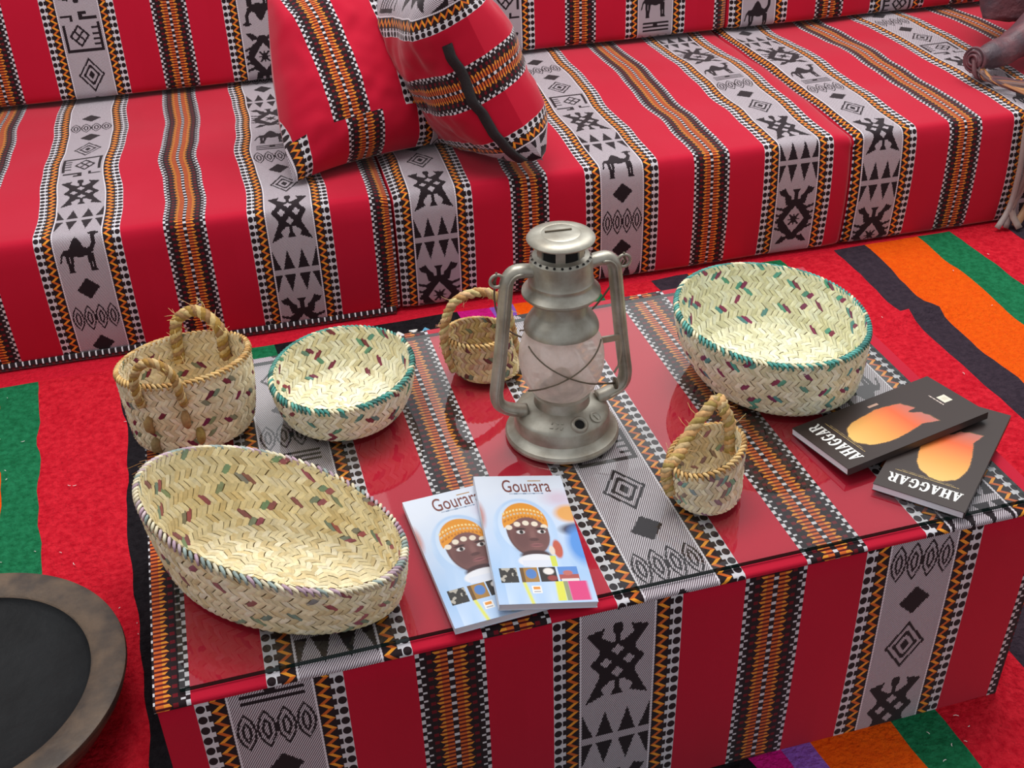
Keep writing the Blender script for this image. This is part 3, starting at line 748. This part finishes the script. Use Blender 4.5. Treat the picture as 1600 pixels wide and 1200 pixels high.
# ================================================================ hurricane lantern
LX, LY = .5549, .3293
def lantern():
    r = thing('hurricane_lantern', 'old galvanised hurricane lantern with dusty glass globe and cross wires', 'lantern', (LX, LY, ZG + .0003))
    def part(name, prof, mat=M_metal, n=64, sharp=30):
        b = MB(); b.lathe(prof, n); return b.obj(name, mat, r, True, sharp)
    tank = part('fuel_tank', [(.0, .0), (.074, .0), (.0775, .002), (.078, .006), (.076, .010), (.068, .0145), (.0655, .018), (.0648, .036), (.0635, .0385), (.060, .0415), (.045, .050), (.038, .0525), (.0375, .056), (.0, .056)])
    # filler neck with open hole, raised badge and fuel cap
    d = Vector((.14, -.99, 0)).normalized(); c = Vector((d.x * .054, d.y * .054, .046)); up = Vector((d.x * .5, d.y * .5, .86)).normalized(); ax = up.to_track_quat('Z', 'Y').to_matrix()
    b = MB(); b.lathe([(.0125, -.004), (.0115, .002), (.0095, .004), (.0075, .003), (.006, -.001)], 24, c, 0, False, ax); b.obj('filler_neck', M_metal, tank)
    b = MB(); b.lathe([(.0001, .0006), (.007, .0006)], 20, c, 0, False, ax); b.obj('filler_hole', M_metal_d, tank)
    d2 = Vector((.62, -.78, 0)).normalized(); c2 = Vector((d2.x * .0545, d2.y * .0545, .0452)); ax2 = Vector((d2.x * .5, d2.y * .5, .86)).normalized().to_track_quat('Z', 'Y').to_matrix()
    b = MB(); b.lathe([(.0088, -.002), (.0085, .0012), (.0066, .0014), (.006, .0004), (.0001, .0004)], 20, c2, 0, False, ax2); b.box(c2 + ax2 @ Vector((0, 0, .001)), (.0022, .009, .0014), 0, ax2); b.obj('fuel_gauge', M_metal, tank, True, 30)
    b = MB(); d3 = Vector((-.42, -.9, 0)).normalized(); ax3 = Vector((d3.x * .5, d3.y * .5, .86)).normalized().to_track_quat('Z', 'Y').to_matrix(); c3 = Vector((d3.x * .052, d3.y * .052, .0462))
    for k in range(6): b.box(c3 + ax3 @ Vector(((k % 3 - 1) * .007, (k // 3 - .5) * .007, .0005)), (.0045 - .001 * (k % 2), .0018, .0016), 0, ax3 @ Matrix.Rotation(.6 * k, 3, 'Z'))
    b.obj('embossed_mark', M_metal, tank, False)
    part('burner_collar', [(.0375, .056), (.0365, .064), (.036, .066), (.039, .068), (.0345, .071), (.03, .071)])
    # glass globe
    part('glass_globe', [(.034, .070), (.0395, .074), (.0468, .084), (.0528, .097), (.0562, .112), (.0568, .124), (.0556, .138), (.052, .151), (.0465, .162), (.041, .170), (.038, .175)], M_globe, 64, None)
    part('burner', [(.0, .071), (.022, .071), (.021, .080), (.014, .088), (.011, .098), (.006, .102), (.0, .102)], M_wick, 32)
    # bell, neck, canopy, cap
    part('globe_plate', [(.0345, .178), (.047, .170), (.0492, .1695), (.0488, .173), (.047, .178), (.042, .186), (.036, .191), (.0345, .194), (.0338, .208), (.0335, .214), (.0338, .226)])
    hood = part('air_chamber', [(.0325, .216), (.046, .2165), (.0508, .2215), (.0505, .224), (.046, .228), (.0425, .232), (.0415, .236), (.0422, .2395), (.0408, .2425), (.0402, .262), (.0392, .2695), (.036, .2735), (.0315, .275), (.030, .276)])
    part('chimney', [(.0300, .262), (.0285, .282), (.0285, .2955)], M_metal_d, 40)
    b = MB()
    for k in range(6):                                           # chimney posts between the openings
        a = k * math.pi / 3 + .2; b.box((.0288 * math.cos(a), .0288 * math.sin(a), .284), (.003, .012, .024), 0, Matrix.Rotation(a, 3, 'Z'))
    b.obj('chimney_posts', M_metal, r, False)
    cap = part('top_cap', [(.0, .3040), (.012, .3042), (.0225, .3040), (.0245, .3032), (.0262, .3038), (.035, .3022), (.0412, .2995), (.0432, .2968), (.0428, .2952), (.040, .2962), (.030, .2985), (.0, .299)])
    b = MB(); b.box((-.002, .004, .3048), (.034, .0022, .0022), 0, Matrix.Rotation(-.1, 3, 'Z')); b.obj('cap_wire', M_wire, cap, False)
    b = MB(); n = 24                                             # ring of vent holes round the hood
    for k in range(n):
        a = 2 * math.pi * k / n; o = Vector((math.cos(a), math.sin(a), 0)); c = o * .0376 + Vector((0, 0, .2722)); nrm = Vector((o.x * .62, o.y * .62, .78)).normalized()
        b.lathe([(.0001, .0), (.0018, .0)], 8, c + nrm * .0006, 0, False, nrm.to_track_quat('Z', 'Y').to_matrix())
    b.obj('vent_holes', M_metal_d, hood)
    # side tubes
    for s in (-1, 1):
        b = MB(); K = [(.034, .256), (.052, .259), (.063, .2575), (.0705, .248), (.073, .232), (.0775, .19), (.083, .14), (.0885, .098), (.0905, .082), (.088, .066), (.078, .056), (.064, .050), (.050, .0465)]
        P = []
        for i in range(len(K) - 1):
            for t in (0, .33, .67):
                p0, p1, p2, p3 = (Vector(K[max(i - 1, 0)]), Vector(K[i]), Vector(K[i + 1]), Vector(K[min(i + 2, len(K) - 1)]))
                P.append(.5 * ((2 * p1) + (p2 - p0) * t + (2 * p0 - 5 * p1 + 4 * p2 - p3) * t * t + (3 * p1 - p0 - 3 * p2 + p3) * t ** 3))
        P.append(Vector(K[-1]))
        b.tube([(s * q.x, 0, q.y) for q in P], .0095, 14, 0, None, (1.12, .95))
        tb = b.obj('side_tube', M_metal, r)
        b = MB(); b.tube([(s * q.x, -.0108, q.y) for q in P[3:-3]], .0016, 6); b.obj('tube_seam', M_metal, tb)
        # bail ear and wire loop
        b = MB(); b.lathe([(.0085 + .0022 * math.cos(a), .0022 * math.sin(a)) for a in [k * math.pi / 4 for k in range(8)]], 20, (s * .084, .0, .250), 0, True, Matrix.Rotation(R(90), 3, 'X')); b.obj('bail_ear', M_metal, r)
        b = MB(); b.tube([(s * .084, 0, .262), (s * .0845, 0, .255), (s * .088, .002, .248), (s * .084, .003, .241)], .0016, 8); b.obj('bail_hook', M_wire, r)
    b = MB(); b.tube([(s_ * .0845 * math.cos(a), .0845 * math.sin(a) * .98 + .004, .250 - .15 * math.sin(a)) for s_, a in [(1, k * math.pi / 24) for k in range(25)]], .0014, 6); b.obj('bail_wire', M_wire, r)
    # crossed guard wires in front of and behind the globe
    for sy in (-1, 1):
        for s in (-1, 1):
            P = []
            for k in range(17):
                t = k / 16; z = .160 - .068 * t; ang = R(-98) + s * R(60) * (1 - 2 * t)
                rad = .0568 * (1 - .10 * (abs(z - .122) / .04) ** 2) + .0028
                P.append((rad * math.cos(ang), -sy * rad * math.sin(ang), z))
            b = MB(); b.tube(P, .0011, 6); b.obj('guard_wire', M_wire, r)
    # lever and wick wheel on the side
    b = MB(); b.box((.066, -.008, .142), (.026, .003, .009)); b.tube([(.078, -.008, .145), (.080, -.01, .120), (.076, -.012, .100), (.07, -.012, .090)], .0018, 6); b.obj('lift_lever', M_metal, r, False)
    b = MB(); b.tube([(.036, -.006, .075), (.068, -.020, .078)], .0014, 6); b.lathe([(.0, -.0012), (.008, -.0012), (.008, .0012), (.0, .0012)], 16, (.069, -.0205, .078), 0, False, Matrix.Rotation(R(90), 3, 'Y')); b.obj('wick_wheel', M_wire, r)
lantern()

# ================================================================ books
def raster(nx, ny):
    y, x = np.mgrid[0:ny, 0:nx]; return (x + .5) / nx, (y + .5) / ny
def put(img, mask, col):
    m = np.clip(mask, 0, 1)[..., None]; img[:] = img * (1 - m) + np.array(lin(col))[None, None] * m
def soft(d, w=.02): return np.clip(.5 - d / w, 0, 1)
def ell(x, y, cx, cy, rx, ry, w=.06): return soft(np.sqrt(((x - cx) / rx) ** 2 + ((y - cy) / ry) ** 2) - 1, w)
def rct(x, y, x0, x1, y0, y1): return ((x > x0) & (x < x1) & (y > y0) & (y < y1)).astype(float)
def nz(x, y, sx, sy, seed):
    r_ = np.random.RandomState(seed); g_ = r_.rand(sy + 2, sx + 2); fx = x * sx; fy = y * sy; i = fx.astype(int); j = fy.astype(int); a = fx - i; b_ = fy - j
    return (g_[j, i] * (1 - a) + g_[j, i + 1] * a) * (1 - b_) + (g_[j + 1, i] * (1 - a) + g_[j + 1, i + 1] * a) * b_
def portrait_cover():
    nx, ny = 132, 266; x, y = raster(nx, ny); img = np.zeros((ny, nx, 3))
    img[:] = np.array(lin((226, 233, 246)))
    put(img, np.clip((y - .15) * 1.6, 0, 1) * .85, (158, 196, 238))
    put(img, np.clip(nz(x, y, 4, 6, 2) - .45, 0, 1) * 1.2, (206, 218, 244))
    put(img, ell(x, y, .9, .2, .16, .06, 1.2) * .6, (214, 176, 196)); put(img, ell(x, y, .97, .33, .16, .07, .5), (232, 168, 92)); put(img, ell(x, y, 1.02, .46, .2, .05, .5), (70, 64, 84)); put(img, ell(x, y, 1.0, .58, .14, .14, .6), (88, 150, 226))
    put(img, ell(x, y, -.02, .33, .06, .1, .8) * .8, (196, 120, 100))
    # veil, cap, face
    veil = np.maximum(ell(x, y, .44, .46, .34, .26, .05), rct(x, y, .1, .86, .5, 1.) * soft(np.abs(x - .47) - (.28 + (y - .46) * .34), .03))
    put(img, veil, (184, 210, 242)); put(img, veil * np.clip(nz(x, y, 9, 5, 4) - .5, 0, 1) * 1.3, (222, 234, 250))
    put(img, ell(x, y, .43, .425, .27, .205, .04) * (y < .6), (206, 224, 246))
    put(img, ell(x, y, .46, .46, .225, .2, .05), (104, 70, 68))                       # hair line
    put(img, ell(x, y, .455, .40, .245, .165, .04) * (y < .385 + .10 * (x - .45) ** 2 * 10), (228, 150, 44))
    for k in range(3):
        yy = .29 + .03 * k + .8 * (x - .45) ** 2
        put(img, (np.abs(y - yy) < .008) * (np.abs(x - .45) < .22) * (((x * 26 + k) % 1) < .6), ((240, 214, 150), (210, 190, 160), (196, 120, 40))[k])
    put(img, ell(x, y, .475, .50, .21, .145, .05), (124, 84, 80)); put(img, ell(x, y, .49, .55, .15, .10, .4) * .7, (126, 84, 82)); put(img, ell(x, y, .38, .53, .1, .09, .9) * .55, (88, 56, 58)); put(img, ell(x, y, .60, .52, .07, .08, .9) * .4, (96, 62, 62))
    for k in range(5):
        cx = .27 + .095 * k; cy = .402 + .9 * (cx - .46) ** 2; put(img, ell(x, y, cx, cy, .036, .02, .2), (236, 222, 202))
    for cx in (.385, .61):
        put(img, ell(x, y, cx, .448, .06, .008, .5), (60, 38, 40)); put(img, ell(x, y, cx, .473, .045, .0145, .25), (226, 220, 218)); put(img, ell(x, y, cx + .008, .473, .021, .0145, .3), (34, 22, 24))
    put(img, ell(x, y, .505, .50, .03, .04, .8) * .6, (140, 98, 94)); put(img, ell(x, y, .51, .533, .05, .013, .5) * .8, (78, 48, 50)); put(img, ell(x, y, .525, .578, .068, .014, .4), (150, 94, 96)); put(img, ell(x, y, .525, .577, .066, .0035, .5), (80, 44, 50))
    put(img, ell(x, y, .49, .655, .16, .04, .3), (70, 46, 50)); put(img, ell(x, y, .49, .695, .2, .05, .12), (232, 232, 238)); put(img, rct(x, y, .33, .64, .69, .735), (222, 226, 238))
    put(img, ell(x, y, .735, .61, .05, .07, .3), (196, 92, 70)); put(img, ell(x, y, .67, .62, .03, .035, .3), (230, 214, 200)); put(img, rct(x, y, .63, .69, .66, .74), (214, 220, 90))
    put(img, soft(np.abs(x - (.66 - (y - .85) * .1)) - .045, .02) * (y > .85) * (y < .985), (228, 226, 84)); put(img, soft(np.abs(x - .84) - .1, .03) * (y > .85) * (y < .985), (224, 62, 128)); put(img, soft(np.abs(x - (.30 + (y - .85) * .3)) - .018, .02) * (y > .85), (226, 226, 110))
    put(img, rct(x, y, .70, .745, .85, .985), (150, 156, 120))
    n1 = nz(x, y, 40, 60, 8)
    bx = ((.07, .25), (.28, .46), (.475, .655), (.675, .88))
    put(img, rct(x, y, *bx[0], .745, .85), (52, 50, 48)); put(img, rct(x, y, *bx[0], .745, .85) * (n1 > .62), (182, 176, 164))
    put(img, rct(x, y, *bx[1], .745, .85), (170, 126, 60)); put(img, ell(x, y, .39, .79, .055, .035, .2), (84, 130, 196)); put(img, rct(x, y, .28, .32, .745, .85), (110, 78, 40))
    put(img, rct(x, y, *bx[2], .745, .85), (44, 36, 36)); put(img, ell(x, y, .575, .775, .055, .024, .3), (236, 230, 226)); put(img, ell(x, y, .60, .825, .05, .02, .4), (150, 60, 54))
    put(img, rct(x, y, *bx[3], .745, .85), (92, 142, 214)); put(img, rct(x, y, *bx[3], .80, .84), (176, 84, 78)); put(img, rct(x, y, .69, .87, .832, .85), (232, 222, 220)); put(img, ell(x, y, .77, .79, .05, .018, .3), (196, 110, 100))
    put(img, rct(x, y, .36, .46, .875, .93), (244, 240, 234)); put(img, rct(x, y, .375, .445, .885, .902), (232, 150, 60)); put(img, rct(x, y, .375, .445, .912, .92), (170, 170, 180))
    put(img, rct(x, y, .60, .75, .040, .0475), (180, 132, 44)); put(img, rct(x, y, .36, .74, .152, .160) * (((x * 61) % 1) < .66), (132, 150, 176))
    return img * .82
def desert_cover():
    nx, ny = 124, 256; x, y = raster(nx, ny); img = np.zeros((ny, nx, 3)); img[:] = np.array(lin((56, 43, 40)))
    P = [(.70, .31), (.62, .235), (.50, .205), (.353, .206), (.25, .24), (.195, .288), (.165, .40), (.189, .503), (.244, .617), (.178, .721), (.30, .715), (.428, .70), (.47, .66), (.506, .637), (.53, .655), (.539, .696), (.707, .665), (.75, .58), (.767, .507), (.734, .402)]
    xw = x + .016 * (nz(x, y, 18, 34, 5) - .5); yw = y + .014 * (nz(x, y, 18, 34, 6) - .5)
    m = poly_mask(xw, yw, P).astype(float)
    edge = poly_mask(xw * 1.0, yw * 1.0, [((a - .46) * 1.035 + .46, (b - .45) * 1.025 + .45) for a, b in P]).astype(float)
    put(img, np.clip(edge - m, 0, 1) * .25, (200, 150, 90))
    t = np.clip((y - .2) / .5, 0, 1)[..., None]; A, Bc, Cc, D = [np.array(lin(c)) for c in ((248, 200, 112), (244, 166, 80), (236, 104, 52), (196, 116, 104))]
    gcol = np.where(t < .35, A + (Bc - A) * t / .35, np.where(t < .75, Bc + (Cc - Bc) * (t - .35) / .4, Cc + (D - Cc) * (t - .75) / .25))
    img[:] = img * (1 - m[..., None]) + gcol * m[..., None]
    put(img, rct(x, y, .43, .57, .875, .935), (236, 228, 208)); put(img, rct(x, y, .47, .53, .89, .92) * .3, (180, 168, 130)); put(img, rct(x, y, .40, .66, .85, .858) * (((x * 53) % 1) < .8), (226, 206, 196))
    put(img, rct(x, y, .83, .87, .49, .56), (214, 172, 150))
    put(img, rct(x, y, .16, .86, .178, .1835) * (((x * 47) % 1) < .9), (206, 176, 110)); put(img, rct(x, y, .22, .80, .1905, .195) * (((x * 67) % 1) < .75), (170, 146, 100))
    return img * .86
M_print = None
def print_mat(name, rough, coat):
    m, p = newmat(name); a = X.nt.nodes.new('ShaderNodeAttribute'); a.attribute_name = 'tint'; X.nt.links.new(a.outputs[0], p.inputs['Base Color'])
    p.inputs['Roughness'].default_value = rough; p.inputs['Specular IOR Level'].default_value = .3; p.inputs['Coat Weight'].default_value = coat; p.inputs['Coat Roughness'].default_value = .2; return m
M_print = print_mat('printed_gloss_cover', .5, .08)
def cover_mesh(img, W, H, z):
    ny, nx, _ = img.shape; V = [(W * i / nx, H * (1 - j / ny), z) for j in range(ny + 1) for i in range(nx + 1)]
    F = [(j * (nx + 1) + i, (j + 1) * (nx + 1) + i, (j + 1) * (nx + 1) + i + 1, j * (nx + 1) + i + 1) for j in range(ny) for i in range(nx)]
    o = mesh('cover_print', V, F, M_print, None, col=img.reshape(-1, 3), smooth=False); me = o.data; bpy.data.objects.remove(o); return me
def font_mesh(text, size, sx, off, name):
    c = bpy.data.curves.new(name, 'FONT'); c.body = text; c.size = size; c.offset = off; c.resolution_u = 4
    o = bpy.data.objects.new(name, c); COL.objects.link(o); dg = bpy.context.evaluated_depsgraph_get()
    me = bpy.data.meshes.new_from_object(o.evaluated_get(dg)); bpy.data.objects.remove(o); bpy.data.curves.remove(c)
    for v in me.vertices: v.co.x *= sx
    return me
def slab_letters():
    """heavy slab-serif capitals on a unit height, strokes as small polygons"""
    mb = MB(); penx = 0.
    def q(*P): mb.add([(penx + x, y, 0) for x, y in P], [tuple(range(len(P)))])
    def bar(x0, x1, y0, y1): q((x0, y0), (x1, y0), (x1, y1), (x0, y1))
    for ch in 'AHAGGAR':
        if ch == 'A':
            q((.06, 0), (.2, 0), (.42, 1), (.34, 1)); q((.46, 0), (.72, 0), (.5, 1), (.32, 1)); bar(.2, .55, .26, .37); bar(0, .28, 0, .09); bar(.4, .8, 0, .09); adv = .84
        elif ch == 'H':
            bar(.07, .30, 0, 1); bar(.52, .75, 0, 1); bar(.28, .54, .44, .56)
            for y in (0, .91): bar(0, .37, y, y + .09); bar(.45, .82, y, y + .09)
            adv = .87
        elif ch == 'G':
            n = 20; a0, a1 = R(38), R(322)
            for k in range(n):
                A = a0 + (a1 - a0) * k / n; B = a0 + (a1 - a0) * (k + 1) / n
                q((.40 + .38 * math.cos(A), .5 + .52 * math.sin(A)), (.40 + .38 * math.cos(B), .5 + .52 * math.sin(B)), (.42 + .15 * math.cos(B), .5 + .41 * math.sin(B)), (.42 + .15 * math.cos(A), .5 + .41 * math.sin(A)))
            bar(.52, .72, .08, .45); bar(.42, .8, .38, .47); bar(.62, .7, .68, .98); adv = .86
        else:
            bar(.07, .30, 0, 1); bar(0, .38, 0, .09); bar(0, .35, .91, 1); n = 12
            for k in range(n):
                A = R(90 - 180 * k / n); B = R(90 - 180 * (k + 1) / n)
                q((.38 + .34 * math.cos(A), .73 + .27 * math.sin(A)), (.38 + .34 * math.cos(B), .73 + .27 * math.sin(B)), (.36 + .14 * math.cos(B), .72 + .17 * math.sin(B)), (.36 + .14 * math.cos(A), .72 + .17 * math.sin(A)))
            bar(.28, .4, .9, 1); bar(.28, .4, .46, .55); q((.38, .5), (.58, .5), (.82, 0), (.6, 0)); bar(.6, .86, 0, .09); adv = .9
        penx += adv
    o = mb.obj('title_lettering', M_white_ink, None, False); me = o.data; bpy.data.objects.remove(o); return me, penx
M_white_ink = simple('white_ink', (244, 242, 238), .5); M_brown_ink = simple('brown_ink', (112, 52, 44), .5); M_spine_d = simple('dark_card_cover', (50, 39, 37), .45); M_spine_l = simple('pale_card_cover', (214, 222, 236), .5)
def book(label, origin, xa, ya, W, H, T, prn, title, tmat, tpos, card, grp):
    """origin: top-left... lower-left corner of the book's underside; xa reading direction, ya towards the head of the book"""
    xa = Vector(xa).normalized(); ya = Vector(ya); ya = (ya - xa * ya.dot(xa)).normalized(); za = xa.cross(ya)
    r = thing('book', label, 'book', origin, grp); r.matrix_world = Matrix((xa, ya, za)).transposed().to_4x4(); r.location = origin
    c = .0006
    b = MB(); b.box((W / 2, H / 2, c / 2), (W, H, c)); b.box((W / 2, H / 2, T - c / 2), (W, H, c)); b.box((c, H / 2, T / 2), (c * 2, H, T - .0001)); b.obj('card_cover', card, r, False)
    b = MB(); b.box((W / 2 + .0004, H / 2, T / 2), (W - .002, H - .0012, T - 2.2 * c)); b.obj('page_block', M_page, r, False)
    o = bpy.data.objects.new('cover_print', prn); link(o, r); o.location = (0, 0, T + .0002)
    if title:
        o = bpy.data.objects.new('title_lettering', title); link(o, r); o.location = (tpos[0], tpos[1], T + .0005)
        if not o.data.materials: o.data.materials.append(tmat)
    return r
GW, GH, GT = .114, .233, .009
pm = cover_mesh(portrait_cover(), GW, GH, 0); tm = font_mesh('Gourara', .0305, .60, .0001, 'gourara')
book('pale blue portrait guide book lying flat, partly covered by its twin', (.3255, .0015, ZG + .0004), (.998, .056, 0), (-.056, .998, 0), GW, GH, GT, pm, tm, M_brown_ink, (.033, .2), M_spine_l, 'portrait guide books')
book('pale blue portrait guide book lying on top of its twin', (.3775, .008, ZG + .0155), (.991, -.123, -.132), (.123, .991, 0), GW, GH, GT, pm, tm, M_brown_ink, (.033, .2), M_spine_l, 'portrait guide books')
AW, AH, AT = .114, .237, .0102
dm = cover_mesh(desert_cover(), AW, AH, 0); lm, lw = slab_letters(); k = AW * .82 / lw
for v in tm.vertices: v.co.y *= 1.16
for v in lm.vertices: v.co.x *= k; v.co.y *= .0195; v.co.z = 0
xa1, ya1 = Vector((-.1835, .983, -.068)), Vector((-.974, -.2245, -.034))
xa2 = Vector((-.667, .745, 0)); ya2 = Vector((-.748, -.664, 0))
def foot(head_spine, ya, H): return Vector(head_spine) - Vector(ya).normalized() * H
book('dark guide book with orange desert picture, beneath the other dark book', foot((.9665, .0035, ZG + .0004), ya2, AH), xa2, ya2, AW, AH, AT, dm, lm, M_white_ink, (AW * .09, AH * .853), M_spine_d, 'dark desert guide books')
book('dark guide book with orange desert picture, resting on top of the other dark book', foot((.8725, .1045, ZG + .0088), ya1, AH), xa1, ya1, AW, AH, AT, dm, lm, M_white_ink, (AW * .09, AH * .853), M_spine_d, 'dark desert guide books')

# ================================================================ wooden dish on the rug
d = thing('wooden_dish', 'large round dark wooden dish with worn brown rim on the rug', 'dish', (-.307, .346, .004))
b = MB(); b.lathe([(.0, .0), (.12, .0), (.165, .012), (.203, .046), (.222, .076), (.2285, .094), (.2275, .099), (.222, .1005), (.195, .0985), (.182, .0965), (.1795, .094)], 128)
b.obj('rim_and_body', M_wood, d, True, 40)
b = MB(); b.lathe([(.181, .0955), (.178, .0905), (.172, .086), (.15, .082), (.08, .079), (.0, .078)], 96); b.obj('blackened_hollow', M_black, d)

# ================================================================ leather bag on the bench
def sofa_pt(x, y, z): c, s = math.cos(SYAW), math.sin(SYAW); return Vector((c * x - s * y, SFY + s * x + c * y, z))
bagr = thing('leather_bag', 'worn maroon leather bag with fringe of straps on the bench', 'bag', sofa_pt(2.1, .3, SZ + .012))
O = bagr.location.copy()
def bp(x, y, z): return sofa_pt(x, y, z) - O
def lump(name, P, rad, seed, n=26, squash=(1, 1)):
    b = MB(); PP = [Vector(p) for p in P]; k = 40; pts = []; rr_ = []
    for i in range(k + 1):
        t = i / k * (len(PP) - 1); j = min(int(t), len(PP) - 2); f = t - j; pts.append(PP[j].lerp(PP[j + 1], f)); rr_.append(rad[j] * (1 - f) + rad[j + 1] * f)
    b.tube(pts, rr_, n, 0, None, squash)
    V = []
    for v in b.V:
        v = Vector(v); q = noise.noise((v.x * 14 + seed, v.y * 14, v.z * 14)) * .012 + noise.noise((v.x * 35 + seed, v.y * 35, v.z * 35)) * .004
        V.append(tuple(v * (1 + 0) + Vector((q, q * .6, q))))
    b.V = V; return b.obj(name, M_leather, bagr)
lump('bag_body', [bp(1.985, .215, .342), bp(2.02, .22, .342), bp(2.10, .25, .35), bp(2.2, .28, .375), bp(2.36, .33, .385), bp(2.5, .36, .385), bp(2.56, .37, .38)], [.02, .03, .036, .058, .085, .075, .01], 2)
lump('bag_flap', [bp(2.2, .42, .36), bp(2.21, .44, .44), bp(2.24, .47, .52), bp(2.34, .52, .60), bp(2.44, .56, .64)], [.055, .075, .1, .1, .02], 7, 26, (1.25, .6))
b = MB()
for k in range(3):
    b.lathe([(.012 + .0085 * k + .0036 * math.cos(a), .0036 * math.sin(a) - .004 * k) for a in [q * math.pi / 4 for q in range(8)]], 26, bp(1.978, .212, .342), 0, True, Vector((-.93, -.3, .12)).normalized().to_track_quat('Z', 'Y').to_matrix())
b.obj('rolled_mouth', M_leather, bagr)
rr = random.Random(4)
def strap(P, wd, col):
    n = 20; PP = [Vector(p) for p in P]; V = []; F = []
    def cr(t):
        kk = t * (len(PP) - 1); i = min(int(kk), len(PP) - 2); f = kk - i
        p0, p1, p2, p3 = PP[max(i - 1, 0)], PP[i], PP[i + 1], PP[min(i + 2, len(PP) - 1)]
        return .5 * ((2 * p1) + (p2 - p0) * f + (2 * p0 - 5 * p1 + 4 * p2 - p3) * f * f + (3 * p1 - p0 - 3 * p2 + p3) * f ** 3)
    for i in range(n + 1):
        c = cr(i / n); t = (cr(min(1, i / n + .02)) - cr(max(0, i / n - .02))).normalized()
        up = Vector((-.1, -.6, .8)); sd = t.cross(up).normalized(); nn = sd.cross(t).normalized() * .0009
        V += [c - sd * wd / 2 + nn, c + sd * wd / 2 + nn, c + sd * wd / 2 - nn, c - sd * wd / 2 - nn]
    for i in range(n):
        for e in range(4): F.append((i * 4 + e, i * 4 + (e + 1) % 4, (i + 1) * 4 + (e + 1) % 4, (i + 1) * 4 + e))
    F += [(3, 2, 1, 0), tuple(n * 4 + e for e in range(4))]
    mesh('strap', V, F, M_strap, bagr, col=[lin(col)] * len(F))
scol = [(96, 58, 62), (74, 50, 56), (150, 96, 60), (112, 84, 80), (84, 60, 60), (170, 116, 70)]
for k in range(9):                                              # straps spilling over the seat
    y = .16 - .018 * k + rr.uniform(-.008, .008); z = SZ + .014
    strap([bp(1.985 + rr.uniform(-.01, .02), .205, .345 - .004 * k), bp(1.975 + .004 * k, .18 - .01 * k, .312), bp(2.02 + rr.uniform(0, .03), y + .02, z + .004), bp(2.10, y - .02 + rr.uniform(-.02, .02), z), bp(2.20 + rr.uniform(0, .06), y - .03 + rr.uniform(-.02, .02), z)], rr.uniform(.007, .012), scol[k % 6])
for k in range(5):                                              # straps hanging over the front edge to the rug
    x = 1.985 + .016 * k
    strap([bp(2.14 + .01 * k, .12, SZ + .016), bp(x + .07, .04, SZ + .014), bp(x + .012, -.012, SZ + .006), bp(x, -.030, SZ - .06), bp(x + rr.uniform(-.01, .01), -.036, .15), bp(x - .01 + rr.uniform(-.02, .01), -.036, .06), bp(x - .02 + rr.uniform(-.02, .01), -.05 - rr.uniform(0, .02), .016)], rr.uniform(.012, .018), ((150, 138, 134), (120, 100, 96), (140, 120, 112), (150, 110, 80), (110, 96, 96))[k])
